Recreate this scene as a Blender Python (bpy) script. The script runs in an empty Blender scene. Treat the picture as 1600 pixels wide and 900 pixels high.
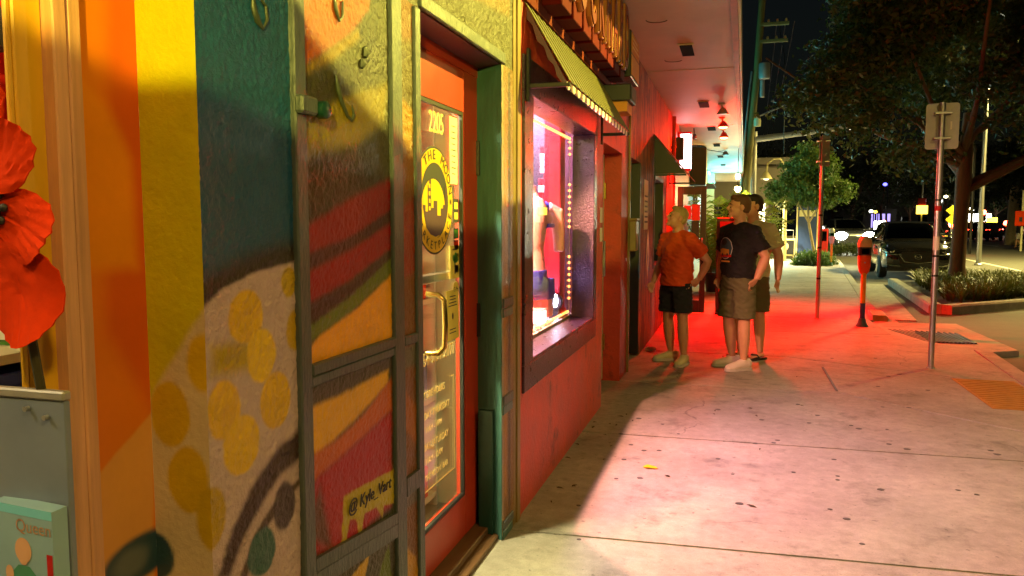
import bpy, bmesh, math, random
import numpy as np
from mathutils import Vector, Matrix, noise as mnoise
random.seed(7); RNG = np.random.default_rng(7)
S = bpy.context.scene; COL = S.collection
R = math.radians

# ---------------------------------------------------------------- camera
F_PX, W_PX, H_PX = 1200.0, 1600.0, 900.0
CAM = Vector((0.0, 0.0, 1.5)); YAW, PITCH = R(16.205), R(4.858)
cd = bpy.data.cameras.new('camera'); cam = bpy.data.objects.new('camera', cd); COL.objects.link(cam)
cd.sensor_width = 36.0; cd.lens = 36.0 * F_PX / W_PX; cd.clip_start = 0.05; cd.clip_end = 2000
cam.location = CAM; cam.rotation_euler = (R(90) - PITCH, 0, YAW)
S.camera = cam
# ---------------------------------------------------------------- world (night) and exposure
wd = bpy.data.worlds.new('World'); S.world = wd; wd.use_nodes = True
nt = wd.node_tree; bg = nt.nodes['Background']
sky = nt.nodes.new('ShaderNodeTexSky'); sky.sky_type = 'NISHITA'; sky.sun_disc = False
sky.sun_elevation = R(4); sky.sun_rotation = R(200); sky.dust_density = 4.0
nt.links.new(sky.outputs[0], bg.inputs[0]); bg.inputs[1].default_value = 0.0016
sd = bpy.data.lights.new('moon', 'SUN'); sd.energy = 0.012; sd.angle = R(0.5); sd.color = (0.8, 0.85, 1.0)
so = bpy.data.objects.new('moon', sd); COL.objects.link(so); so.rotation_euler = (R(50), 0, R(200))
S.view_settings.view_transform = 'Standard'; S.view_settings.look = 'None'
S.view_settings.exposure = 0.8; S.view_settings.gamma = 1.0; S.view_settings.use_curve_mapping = False
S.cycles.use_denoising = True
try: S.cycles.denoiser = 'OPENIMAGEDENOISE'
except Exception: pass
S.cycles.max_bounces = 8; S.cycles.diffuse_bounces = 3; S.cycles.glossy_bounces = 3
S.cycles.transparent_max_bounces = 16; S.cycles.transmission_bounces = 4
S.cycles.sample_clamp_indirect = 6.0; S.cycles.caustics_reflective = False; S.cycles.caustics_refractive = False

# ---------------------------------------------------------------- materials
M = {}
def _base(name):
    m = bpy.data.materials.new(name); m.use_nodes = True; M[name] = m
    nt = m.node_tree; return m, nt, nt.nodes['Principled BSDF']
def N(nt, t, **k):
    n = nt.nodes.new(t)
    for a, v in k.items():
        if a.startswith('i_'): n.inputs[a[2:].replace('_', ' ')].default_value = v
        else: setattr(n, a, v)
    return n
def rgba(c): return (c[0], c[1], c[2], 1.0)
def srgb(r, g, b):
    f = lambda v: ((v / 255 + 0.055) / 1.055) ** 2.4 if v > 10.3 else v / 255 / 12.92
    return (f(r), f(g), f(b))
def mat(name, col, rough=.6, metal=0., var=.18, scale=6., bump=0., bscale=60., spec=.5, attr=None,
        stretch=None, dirt=None, coat=0., bdist=.01):
    m, nt, p = _base(name); L = nt.links.new
    p.inputs['Roughness'].default_value = rough; p.inputs['Metallic'].default_value = metal
    p.inputs['Specular IOR Level'].default_value = spec; p.inputs['Coat Weight'].default_value = coat
    tc = N(nt, 'ShaderNodeTexCoord'); vec = tc.outputs['Object']
    if stretch:
        mp = N(nt, 'ShaderNodeMapping'); mp.inputs['Scale'].default_value = stretch; L(vec, mp.inputs[0]); vec = mp.outputs[0]
    n1 = N(nt, 'ShaderNodeTexNoise', i_Scale=scale, i_Detail=6., i_Roughness=.62); L(vec, n1.inputs['Vector'])
    mx = N(nt, 'ShaderNodeMix', data_type='RGBA', blend_type='MULTIPLY'); mx.inputs[0].default_value = 1.0
    rp = N(nt, 'ShaderNodeMapRange'); rp.inputs['From Min'].default_value = .25; rp.inputs['From Max'].default_value = .75
    rp.inputs['To Min'].default_value = 1 - var; rp.inputs['To Max'].default_value = 1 + var
    L(n1.outputs['Fac'], rp.inputs[0])
    if attr:
        at_ = N(nt, 'ShaderNodeAttribute', attribute_name=attr); L(at_.outputs['Color'], mx.inputs[6])
    else: mx.inputs[6].default_value = rgba(col)
    L(rp.outputs[0], mx.inputs[7]); out = mx.outputs[2]
    if dirt:
        n2 = N(nt, 'ShaderNodeTexNoise', i_Scale=dirt[1], i_Detail=8., i_Roughness=.7); L(vec, n2.inputs['Vector'])
        r2 = N(nt, 'ShaderNodeMapRange'); r2.inputs['From Min'].default_value = dirt[2]; r2.inputs['From Max'].default_value = dirt[2] + .12
        L(n2.outputs['Fac'], r2.inputs[0])
        m2 = N(nt, 'ShaderNodeMix', data_type='RGBA'); L(r2.outputs[0], m2.inputs[0]); L(out, m2.inputs[6]); m2.inputs[7].default_value = rgba(dirt[0]); out = m2.outputs[2]
    L(out, p.inputs['Base Color'])
    rr = N(nt, 'ShaderNodeMapRange'); rr.inputs['To Min'].default_value = max(0, rough - .1); rr.inputs['To Max'].default_value = min(1, rough + .1)
    L(n1.outputs['Fac'], rr.inputs[0]); L(rr.outputs[0], p.inputs['Roughness'])
    if bump:
        n3 = N(nt, 'ShaderNodeTexNoise', i_Scale=bscale, i_Detail=5., i_Roughness=.6); L(vec, n3.inputs['Vector'])
        bp = N(nt, 'ShaderNodeBump', i_Strength=bump, i_Distance=bdist); L(n3.outputs['Fac'], bp.inputs['Height']); L(bp.outputs[0], p.inputs['Normal'])
        if coat: L(bp.outputs[0], p.inputs['Coat Normal']); p.inputs['Coat Roughness'].default_value = .13
    return m
def emis(name, col, strength):
    m, nt, p = _base(name); p.inputs['Base Color'].default_value = rgba([c * .5 for c in col])
    p.inputs['Emission Color'].default_value = rgba(col); p.inputs['Emission Strength'].default_value = strength; return m
def glass(name, tint=(1, 1, 1), rough=.02, refl=1.0):
    m, nt, p = _base(name); nt.nodes.remove(p); L = nt.links.new
    tr = N(nt, 'ShaderNodeBsdfTransparent'); tr.inputs[0].default_value = rgba(tint)
    gl = N(nt, 'ShaderNodeBsdfGlossy', i_Roughness=rough); lw = N(nt, 'ShaderNodeLayerWeight', i_Blend=.5)
    pw = N(nt, 'ShaderNodeMath', operation='POWER'); pw.inputs[1].default_value = 5.; L(lw.outputs['Facing'], pw.inputs[0])
    fr = N(nt, 'ShaderNodeMath', operation='MULTIPLY_ADD'); fr.inputs[1].default_value = .96; fr.inputs[2].default_value = .04; L(pw.outputs[0], fr.inputs[0])
    mu = N(nt, 'ShaderNodeMath', operation='MULTIPLY'); mu.inputs[1].default_value = refl; mu.use_clamp = True; L(fr.outputs[0], mu.inputs[0])
    mx = N(nt, 'ShaderNodeMixShader'); L(mu.outputs[0], mx.inputs[0]); L(tr.outputs[0], mx.inputs[1]); L(gl.outputs[0], mx.inputs[2])
    L(mx.outputs[0], nt.nodes['Material Output'].inputs[0]); return m
def leafmat(name, c1, c2, trans=.25):
    m, nt, p = _base(name); L = nt.links.new
    at_ = N(nt, 'ShaderNodeAttribute', attribute_name='rnd')
    mx = N(nt, 'ShaderNodeMix', data_type='RGBA'); L(at_.outputs['Fac'], mx.inputs[0]); mx.inputs[6].default_value = rgba(c1); mx.inputs[7].default_value = rgba(c2)
    L(mx.outputs[2], p.inputs['Base Color']); p.inputs['Roughness'].default_value = .5; p.inputs['Specular IOR Level'].default_value = .35
    tl = N(nt, 'ShaderNodeBsdfTranslucent'); L(mx.outputs[2], tl.inputs[0])
    ms = N(nt, 'ShaderNodeMixShader'); ms.inputs[0].default_value = trans; L(p.outputs[0], ms.inputs[1]); L(tl.outputs[0], ms.inputs[2])
    L(ms.outputs[0], nt.nodes['Material Output'].inputs[0]); return m

# ---------------------------------------------------------------- mesh building
class MB:
    def __init__(s): s.v = []; s.f = []
    def add(s, vs, fs):
        o = len(s.v); s.v += [tuple(v) for v in vs]; s.f += [tuple(i + o for i in f) for f in fs]; return s
    def box(s, a, b):
        (x0, y0, z0), (x1, y1, z1) = [min(p, q) for p, q in zip(a, b)], [max(p, q) for p, q in zip(a, b)]
        return s.add([(x0,y0,z0),(x1,y0,z0),(x1,y1,z0),(x0,y1,z0),(x0,y0,z1),(x1,y0,z1),(x1,y1,z1),(x0,y1,z1)],
              [(3,2,1,0),(4,5,6,7),(0,1,5,4),(1,2,6,5),(2,3,7,6),(3,0,4,7)])
    def bbox(s, a, b, r=.005):      # box with chamfered edges
        (x0, y0, z0), (x1, y1, z1) = [min(p, q) for p, q in zip(a, b)], [max(p, q) for p, q in zip(a, b)]
        r = min(r, .45 * min(x1 - x0, y1 - y0, z1 - z0)); bm = bmesh.new()
        vs = [bm.verts.new(c) for c in ((x0,y0,z0),(x1,y0,z0),(x1,y1,z0),(x0,y1,z0),(x0,y0,z1),(x1,y0,z1),(x1,y1,z1),(x0,y1,z1))]
        for f in ((3,2,1,0),(4,5,6,7),(0,1,5,4),(1,2,6,5),(2,3,7,6),(3,0,4,7)): bm.faces.new([vs[i] for i in f])
        bmesh.ops.bevel(bm, geom=bm.edges[:], offset=r, segments=1, affect='EDGES')
        bm.verts.index_update(); s.add([v.co[:] for v in bm.verts], [[v.index for v in f.verts] for f in bm.faces]); bm.free(); return s
    def prism(s, poly, axis, a, b):  # polygon in the plane normal to axis, extruded a..b
        n = len(poly)
        def P(p, t): return (t, p[0], p[1]) if axis == 0 else (p[0], t, p[1]) if axis == 1 else (p[0], p[1], t)
        return s.add([P(p, a) for p in poly] + [P(p, b) for p in poly],
                     [tuple(range(n))[::-1], tuple(range(n, 2 * n))] + [(i, (i + 1) % n, n + (i + 1) % n, n + i) for i in range(n)])
    def tube(s, pts, rad, n=8, cap=True, flat=None):
        pts = [Vector(p) for p in pts]; rads = rad if isinstance(rad, (list, tuple)) else [rad] * len(pts)
        rings = []; up = None
        for i, p in enumerate(pts):
            t = (pts[min(i + 1, len(pts) - 1)] - pts[max(i - 1, 0)]).normalized()
            if up is None:
                up = Vector((0, 0, 1)) if abs(t.z) < .9 else Vector((1, 0, 0))
            a = t.cross(up).normalized(); b = a.cross(t).normalized(); up = b
            r = rads[i]; rx, ry = (r if isinstance(r, (tuple, list)) else (r, r))
            rings.append([p + a * math.cos(2*math.pi*k/n) * rx + b * math.sin(2*math.pi*k/n) * ry for k in range(n)])
        vs = [v for r in rings for v in r]; fs = []
        for i in range(len(rings) - 1):
            for k in range(n): fs.append((i*n+k, i*n+(k+1)%n, (i+1)*n+(k+1)%n, (i+1)*n+k))
        if cap: fs += [tuple(range(n))[::-1], tuple((len(rings)-1)*n + k for k in range(n))]
        return s.add(vs, fs)
    def lathe(s, prof, c=(0,0,0), axis=2, n=20):
        vs = []; fs = []
        for (r, h) in prof:
            for k in range(n):
                a = 2*math.pi*k/n; p = (r*math.cos(a), r*math.sin(a), h)
                p = p if axis == 2 else (p[2], p[0], p[1]) if axis == 0 else (p[1], p[2], p[0])
                vs.append((c[0]+p[0], c[1]+p[1], c[2]+p[2]))
        for i in range(len(prof) - 1):
            for k in range(n): fs.append((i*n+k, i*n+(k+1)%n, (i+1)*n+(k+1)%n, (i+1)*n+k))
        fs += [tuple(range(n))[::-1], tuple((len(prof)-1)*n + k for k in range(n))]
        return s.add(vs, fs)
    def ell(s, c, r, n=14, m=9, rot=None):
        vs = []; fs = []
        for i in range(m + 1):
            t = math.pi * i / m
            for k in range(n):
                a = 2*math.pi*k/n; p = Vector((r[0]*math.sin(t)*math.cos(a), r[1]*math.sin(t)*math.sin(a), r[2]*math.cos(t)))
                if rot: p = rot @ p
                vs.append(Vector(c) + p)
        for i in range(m):
            for k in range(n): fs.append((i*n+k, (i+1)*n+k, (i+1)*n+(k+1)%n, i*n+(k+1)%n))
        return s.add(vs, fs)
def wloc(o):
    v = Vector((0, 0, 0))
    while o: v += o.location; o = o.parent
    return v
def link(name, me, parent=None):
    o = bpy.data.objects.new(name, me); COL.objects.link(o)
    if parent: o.parent = parent
    return o
def build(mb, name, m, parent=None, smooth=False, origin=None):
    off = wloc(parent) if parent else None
    vs = mb.v
    loc = None
    if parent is None:
        a = np.array(vs); loc = Vector(origin) if origin else Vector(((a[:,0].min()+a[:,0].max())/2, (a[:,1].min()+a[:,1].max())/2, a[:,2].min())); off = loc
    me = bpy.data.meshes.new(name); me.from_pydata([(v[0]-off[0], v[1]-off[1], v[2]-off[2]) for v in vs], [], mb.f)
    me.validate(); me.update()
    if m is not None: me.materials.append(M[m] if isinstance(m, str) else m)
    bm = bmesh.new(); bm.from_mesh(me); bmesh.ops.recalc_face_normals(bm, faces=bm.faces[:]); bm.to_mesh(me); bm.free()
    if smooth:
        me.polygons.foreach_set('use_smooth', [True] * len(me.polygons))
        try: me.set_sharp_from_angle(angle=R(smooth if smooth is not True else 40))
        except Exception: pass
    o = link(name, me, parent)
    if loc is not None: o.location = loc
    return o
def tag(o, label=None, cat=None, group=None, kind=None):
    if label: o['label'] = label
    if cat: o['category'] = cat
    if group: o['group'] = group
    if kind: o['kind'] = kind
    return o
def thing(name, label, cat, loc=(0,0,0), group=None, kind=None):
    o = bpy.data.objects.new(name, None); COL.objects.link(o); o.location = loc; o.empty_display_size = .1
    return tag(o, label, cat, group, kind)
def copy_tree(o, parent=None):
    c = o.copy(); COL.objects.link(c); c.parent = parent
    for ch in list(o.children): copy_tree(ch, c)
    return c
def light(kind, name, loc, energy, col, parent=None, target=None, size=.1, spot=None, blend=.3, shape=None):
    d = bpy.data.lights.new(name, kind); d.energy = energy; d.color = col
    if kind == 'AREA':
        d.size = size
        if shape: d.shape = 'RECTANGLE'; d.size, d.size_y = shape
    else: d.shadow_soft_size = size
    if kind == 'SPOT': d.spot_size = spot; d.spot_blend = blend
    o = bpy.data.objects.new(name, d); COL.objects.link(o)
    off = wloc(parent) if parent else Vector((0,0,0)); o.parent = parent; o.location = Vector(loc) - off
    if target is not None: o.rotation_euler = (Vector(target) - Vector(loc)).to_track_quat('-Z', 'Y').to_euler()
    return o
def text_mb(txt, size, place, depth=.002, align='CENTER', bevel=0., shear=0., sx=1.):
    """mesh of lettering; place maps (u, v, w) of the flat text to world"""
    c = bpy.data.curves.new('t', 'FONT'); c.body = txt; c.size = size; c.align_x = align; c.align_y = 'CENTER'; c.extrude = depth; c.resolution_u = 3
    c.shear = shear; c.bevel_depth = bevel
    o = bpy.data.objects.new('t', c); COL.objects.link(o); bpy.context.view_layer.update()
    me = bpy.data.meshes.new_from_object(o.evaluated_get(bpy.context.evaluated_depsgraph_get()))
    mb = MB(); mb.add([place(v.co.x * sx, v.co.y, v.co.z) for v in me.vertices], [tuple(p.vertices) for p in me.polygons])
    bpy.data.objects.remove(o); bpy.data.curves.remove(c); bpy.data.meshes.remove(me); return mb
def remesh(mb, voxel, smooth=4, disp=None):
    """one continuous skin from overlapping pieces"""
    me = bpy.data.meshes.new('t'); me.from_pydata(mb.v, [], mb.f)
    bm = bmesh.new(); bm.from_mesh(me); bmesh.ops.recalc_face_normals(bm, faces=bm.faces[:]); bm.to_mesh(me); bm.free()
    o = bpy.data.objects.new('t', me); COL.objects.link(o)
    md = o.modifiers.new('r', 'REMESH'); md.mode = 'VOXEL'; md.voxel_size = voxel
    if smooth:
        sm = o.modifiers.new('s', 'SMOOTH'); sm.factor = .5; sm.iterations = smooth
    bpy.context.view_layer.update()
    m2 = bpy.data.meshes.new_from_object(o.evaluated_get(bpy.context.evaluated_depsgraph_get()))
    out = MB(); out.v = [tuple(v.co) for v in m2.vertices]; out.f = [tuple(p.vertices) for p in m2.polygons]
    bpy.data.objects.remove(o); bpy.data.meshes.remove(me); bpy.data.meshes.remove(m2)
    if disp: out.v = [disp(Vector(v)) for v in out.v]
    return out
# a point on the ray of a photograph position at street distance Y, on wall plane X, or on a level Z
_f = Vector((-math.sin(YAW)*math.cos(PITCH), math.cos(YAW)*math.cos(PITCH), -math.sin(PITCH))); _r = Vector((math.cos(YAW), math.sin(YAW), 0)); _u = _r.cross(_f)
def _d(x, y): return _f + _r * ((x - 800) / F_PX) + _u * ((450 - y) / F_PX)
def at(x, y, Y): d = _d(x, y); return CAM + d * (Y / d.y)
MURAL = [
('p',(44,78,106),0.004,[(1.311,2.032),(1.707,2.162),(1.671,1.307),(1.275,1.346)]),
('p',(46,38,28),0.03,[(1.277,1.384),(1.336,1.399),(1.468,1.434),(1.677,1.465),(1.641,0.615),(1.247,0.795)]),
('p',(188,166,166),0.006,[(1.273,1.302),(1.313,1.332),(1.365,1.361),(1.477,1.388),(1.675,1.41),(1.634,0.45),(1.24,0.664)]),
('p',(165,140,60),0.02,[(1.328,1.248),(1.482,1.239),(1.479,1.174),(1.325,1.182)]),
('e',(204,164,14),0.0045,(1.449,1.294,0.064,0.059)),
('e',(212,176,18),0.0045,(1.502,1.199,0.056,0.062)),
('e',(204,164,14),0.0045,(1.363,1.106,0.056,0.064)),
('e',(208,170,16),0.0045,(1.42,1.014,0.065,0.065)),
('e',(202,162,14),0.0045,(1.553,1.084,0.062,0.067)),
('e',(172,142,24),0.0045,(1.31,0.887,0.049,0.067)),
('e',(180,146,24),0.0045,(1.645,1.239,0.041,0.05)),
('e',(180,150,26),0.0045,(1.622,1.359,0.034,0.037)),
('p',(62,46,42),0.012,[(1.324,0.752),(1.375,0.836),(1.454,0.909),(1.545,0.964),(1.657,0.991),(1.654,0.915),(1.555,0.898),(1.476,0.849),(1.409,0.794),(1.361,0.735)]),
('p',(74,56,44),0.008,[(1.398,0.718),(1.449,0.792),(1.526,0.838),(1.652,0.867),(1.651,0.848),(1.538,0.814),(1.472,0.768),(1.421,0.708)]),
('e',(64,92,88),0.004,(1.483,0.745,0.053,0.055)),
('e',(72,60,62),0.006,(1.576,0.82,0.047,0.058)),
('p',(56,54,30),0.004,[(1.707,2.162),(2.264,2.346),(2.198,0.144),(1.634,0.45)]),
('p',(150,80,18),0.012,[(1.706,2.132),(2.107,2.258),(2.061,2.11),(1.943,2.012),(1.82,1.943),(1.695,1.874)]),
('p',(124,100,14),0.014,[(1.695,1.874),(1.82,1.94),(2.0,2.042),(2.007,2.017),(1.853,1.925),(1.694,1.855)]),
('p',(122,106,10),0.025,[(1.691,1.778),(1.849,1.833),(2.033,1.88),(2.182,1.923),(2.156,1.805),(1.989,1.722),(1.686,1.661)]),
('p',(52,48,30),0.015,[(1.692,1.793),(1.923,1.939),(2.209,2.063),(2.206,1.947),(1.919,1.844),(1.69,1.755)]),
('p',(56,50,36),0.03,[(1.685,1.635),(2.2,1.762),(2.195,1.595),(1.677,1.45)]),
('p',(128,30,16),0.014,[(1.678,1.481),(1.908,1.558),(2.22,1.645),(2.216,1.536),(1.904,1.444),(1.675,1.402)]),
('p',(58,26,20),0.01,[(1.675,1.418),(1.923,1.458),(2.217,1.546),(2.215,1.506),(1.921,1.422),(1.673,1.371)]),
('p',(136,32,16),0.012,[(1.673,1.371),(1.921,1.422),(2.215,1.506),(2.213,1.426),(1.918,1.337),(1.67,1.284)]),
('p',(60,34,26),0.012,[(1.67,1.292),(1.918,1.328),(2.213,1.416),(2.211,1.376),(1.898,1.285),(1.667,1.228)]),
('p',(94,104,26),0.008,[(1.667,1.228),(1.898,1.285),(2.212,1.396),(2.21,1.346),(1.915,1.248),(1.666,1.188)]),
('p',(222,158,18),0.008,[(1.665,1.164),(1.758,1.207),(1.972,1.26),(2.21,1.346),(2.204,1.123),(1.948,1.125),(1.663,1.124)]),
('p',(66,58,46),0.01,[(1.662,1.1),(2.202,1.087),(2.201,1.032),(1.659,1.036)]),
('p',(214,164,20),0.01,[(1.689,1.029),(1.888,1.032),(2.164,1.043),(2.158,0.999),(1.961,0.946),(1.813,0.912),(1.689,0.897)]),
('p',(182,98,26),0.012,[(1.683,0.907),(1.848,0.911),(2.001,0.946),(2.186,1.014),(2.183,0.912),(1.958,0.872),(1.68,0.829)]),
('p',(158,44,30),0.014,[(1.68,0.833),(1.958,0.872),(2.183,0.912),(2.173,0.604),(1.872,0.602),(1.673,0.651)]),
('p',(92,60,44),0.02,[(1.669,0.703),(1.742,0.812),(1.801,0.614)]),
('p',(70,64,50),0.008,[(1.639,0.566),(2.21,0.527),(2.206,0.4),(1.634,0.45)]),
('p',(200,160,30),0.006,[(1.887,0.493),(2.019,0.512),(1.983,0.449)]),
('p',(96,110,40),0.006,[(2.067,0.41),(2.146,0.489),(2.166,0.365)]),
('p',(176,158,30),0.003,[(1.863,0.742),(1.993,0.733),(2.191,0.717),(2.193,0.605),(2.118,0.624),(2.108,0.587),(2.065,0.637),(1.99,0.647),(1.955,0.572),(1.935,0.653),(1.9,0.662),(1.864,0.576),(1.842,0.585),(1.86,0.681)]),
('p',(112,72,28),0.005,[(2.255,2.343),(2.469,2.414),(2.409,0.03),(2.188,0.149)]),
('p',(84,70,34),0.02,[(2.28,2.078),(2.434,2.092),(2.428,1.86),(2.274,1.859)]),
('p',(150,92,34),0.012,[(2.248,0.981),(2.402,0.86),(2.398,0.726),(2.244,0.855)]),
('p',(150,112,30),0.012,[(2.275,1.899),(2.401,1.856),(2.345,1.746),(2.271,1.779)]),
('p',(134,60,26),0.015,[(2.264,1.537),(2.421,1.603),(2.414,1.344),(2.257,1.312)]),
('p',(182,134,30),0.008,[(2.257,0.443),(2.361,0.355),(2.386,0.263),(2.254,0.324)]),
('p',(94,86,70),0.01,[(2.266,1.093),(2.408,1.092),(2.406,1.026),(2.264,1.02)]),
('p',(98,88,80),0.01,[(2.253,0.65),(2.396,0.637),(2.394,0.547),(2.25,0.554)])
]
MURAL_RETURN = [
('p',(176,164,14),0.004,[(-1.18,2.046),(-0.971,2.026),(-1.024,0.627),(-1.255,0.591)]),
('p',(188,170,150),0.01,[(-1.188,1.094),(-1.153,1.158),(-1.11,1.221),(-1.06,1.289),(-1.012,1.343),(-0.997,1.344),(-1.024,0.627),(-1.213,0.597)]),
('e',(180,148,24),0.004,(-1.123,1.103,0.049,0.068)),
('e',(184,152,26),0.006,(-1.036,1.215,0.041,0.06)),
('e',(180,148,24),0.004,(-1.083,0.966,0.05,0.072)),
('e',(172,142,24),0.0045,(-1.03,0.887,0.037,0.069)),
('e',(48,66,76),0.006,(-1.178,0.791,0.053,0.054))
]
MURAL_PANEL = [
('p',(206,120,14),0.004,[(1.144,1.99),(1.389,2.071),(1.309,0.605),(1.07,0.734)]),
('p',(196,96,10),0.03,[(1.237,1.949),(1.366,1.986),(1.318,1.107),(1.199,1.287)]),
('p',(214,136,18),0.02,[(1.159,1.767),(1.224,1.731),(1.284,1.626),(1.289,1.406),(1.139,1.415)]),
('p',(206,150,96),0.004,[(1.086,1.007),(1.168,1.017),(1.318,1.107),(1.291,0.615),(1.07,0.734)]),
('e',(48,66,76),0.008,(1.269,0.81,0.109,0.048)),
('e',(96,100,100),0.012,(1.239,0.81,0.049,0.029))
]
# ================================================================ materials
mat('asphalt', (.085,.080,.066), .85, var=.3, scale=3, bump=.4, bscale=120, dirt=((.03,.028,.026), 1.2, .6))
def sidewalk_mat():
    m, nt, p = _base('concrete'); L = nt.links.new
    g = N(nt, 'ShaderNodeNewGeometry'); v = g.outputs['Position']
    def nz(s, d=6., r=.65):
        n = N(nt, 'ShaderNodeTexNoise', i_Scale=s, i_Detail=d, i_Roughness=r); L(v, n.inputs['Vector']); return n.outputs['Fac']
    def mr(f, a, b, c, d):
        r = N(nt, 'ShaderNodeMapRange'); [r.inputs[i].__setattr__('default_value', x) for i, x in zip((1,2,3,4), (a,b,c,d))]; L(f, r.inputs[0]); return r.outputs[0]
    def mul(c, f):
        x = N(nt, 'ShaderNodeMix', data_type='RGBA', blend_type='MULTIPLY'); x.inputs[0].default_value = 1; L(c, x.inputs[6]); L(f, x.inputs[7]); return x.outputs[2]
    rgb = N(nt, 'ShaderNodeRGB'); rgb.outputs[0].default_value = (.345,.305,.258,1)
    oi = N(nt, 'ShaderNodeObjectInfo')
    c = mul(rgb.outputs[0], mr(nz(.9), .3, .7, .68, 1.15)); c = mul(c, mr(nz(14., 8., .75), .35, .65, .80, 1.1)); c = mul(c, mr(nz(160., 3.), .3, .7, .84, 1.12))
    c = mul(c, mr(nz(3.2, 7., .7), .54, .68, 1.0, .58)); c = mul(c, mr(oi.outputs['Random'], 0, 1, .86, 1.08)); c = mul(c, mr(nz(26., 3., .5), .66, .72, 1.0, .55)); c = mul(c, mr(nz(1.7, 9., .8), .60, .66, 1.0, .72))
    vo = N(nt, 'ShaderNodeTexVoronoi', feature='DISTANCE_TO_EDGE', i_Scale=.42); dn = N(nt, 'ShaderNodeTexNoise', i_Scale=3., i_Detail=6.); L(v, dn.inputs['Vector'])
    va = N(nt, 'ShaderNodeVectorMath', operation='MULTIPLY_ADD'); va.inputs[1].default_value = (.35,.35,0); L(dn.outputs['Color'], va.inputs[0]); L(v, va.inputs[2]); L(va.outputs[0], vo.inputs['Vector'])
    ck = mr(vo.outputs['Distance'], .0, .0035, .45, 1.0); cm = N(nt, 'ShaderNodeMix', data_type='FLOAT'); L(mr(nz(.6, 2.), .50, .56, 0., 1.), cm.inputs[0]); cm.inputs[2].default_value = 1.0; L(ck, cm.inputs[3]); c = mul(c, cm.outputs[0])
    L(c, p.inputs['Base Color']); L(mr(nz(5.), .3, .7, .6, .85), p.inputs['Roughness'])
    bp = N(nt, 'ShaderNodeBump', i_Strength=.35, i_Distance=.004); L(nz(140., 5.), bp.inputs['Height']); L(bp.outputs[0], p.inputs['Normal'])
sidewalk_mat()
mat('kerb_conc', (.30,.285,.25), .8, var=.35, scale=4, bump=.4, bscale=90, dirt=((.10,.09,.08), 5., .58))
mat('mural_paint', None, .38, attr='Col', var=.13, scale=14, bump=.75, bscale=62, bdist=.013, spec=.4)
mat('return_paint', None, .4, attr='Col', var=.12, scale=9, bump=.3, bscale=70, spec=.4)
mat('panel_paint', None, .45, attr='Col', var=.10, scale=5, bump=.06, bscale=30)
mat('batten_paint', srgb(76,82,84), .42, var=.3, scale=18, bump=.7, bscale=70, stretch=(1,1,.35))
mat('batten_pale', srgb(68,76,74), .42, var=.25, scale=18, bump=.6, bscale=80, stretch=(1,1,.35))
mat('teal_paint', srgb(56,92,88), .4, var=.35, scale=9, bump=.5, bscale=40, stretch=(1,1,.25))
mat('teal_dark', srgb(18,52,46), .35, var=.2, scale=8)
mat('door_red', srgb(172,52,26), .35, var=.14, scale=5, bump=.05, bscale=25)
mat('wall_red', srgb(186,58,28), .55, var=.24, scale=5, bump=.5, bscale=45, dirt=(srgb(112,34,20), 3.4, .56))
mat('wall_red2', srgb(178,44,24), .5, var=.2, scale=3, bump=.25, bscale=50)
mat('purple_frame', srgb(48,28,36), .3, var=.3, scale=16, bump=.5, bscale=65)
mat('trim_yellow', srgb(124,100,52), .5, var=.15, scale=6)
mat('wood_pink', srgb(206,150,110), .5, var=.25, scale=5, stretch=(8,8,.6), bump=.15, bscale=20)
mat('post_yellow', srgb(226,170,30), .45, var=.16, scale=4, stretch=(3,3,.6), bump=.1, bscale=12)
mat('brass', srgb(180,150,80), .25, metal=1., var=.1)
mat('black_metal', (.012,.011,.011), .4, var=.3, scale=10)
mat('dark_paint', (.02,.017,.015), .45, var=.3, scale=6, bump=.1, bscale=30)
mat('steel', (.42,.42,.41), .38, metal=.85, var=.18, scale=12, stretch=(1,1,.2), dirt=((.16,.14,.12), 14., .66))
mat('alu_back', (.40,.38,.35), .45, metal=.5, var=.15, scale=9, dirt=((.2,.17,.14), 9., .66))
mat('wood_dark', srgb(96,66,40), .55, var=.3, scale=5, stretch=(6,.6,6), bump=.2, bscale=20)
mat('soffit_paint', (.50,.42,.31), .6, var=.14, scale=1.6, bump=.25, bscale=14, dirt=((.30,.25,.20), 2.6, .64))
mat('fascia_paint', (.36,.14,.09), .6, var=.3, scale=5, bump=.2)
mat('white_paint', (.72,.70,.64), .5, var=.1, scale=6)
mat('cream_paint', srgb(206,196,150), .5, var=.12, scale=6)
mat('cream_wall', (.62,.58,.44), .7, var=.1, scale=3)
mat('floor_tile', (.24,.20,.15), .4, var=.2, scale=6)
mat('black_plastic', (.015,.015,.016), .45, var=.2)
mat('paper', (.74,.70,.56), .7, var=.05)
mat('paper_yellow', srgb(222,206,84), .7, var=.06)
mat('ink', (.02,.018,.02), .6, var=.05)
mat('gold', srgb(226,180,30), .4, var=.06)
mat('gold_letter', srgb(230,200,120), .4, var=.05)
mat('purple_ink', srgb(74,42,62), .5, var=.1)
mat('red_cloth', srgb(190,20,12), .7, var=.2, scale=12, bump=.2)
mat('orange_petal', srgb(214,56,4), .85, spec=.1, var=.22, scale=9, bump=.15, bscale=60)
mat('blue_plastic', srgb(28,44,140), .4, var=.12)
mat('green_plastic', srgb(70,130,40), .5, var=.15)
mat('stem_green', srgb(58,52,22), .6, var=.2)
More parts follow.
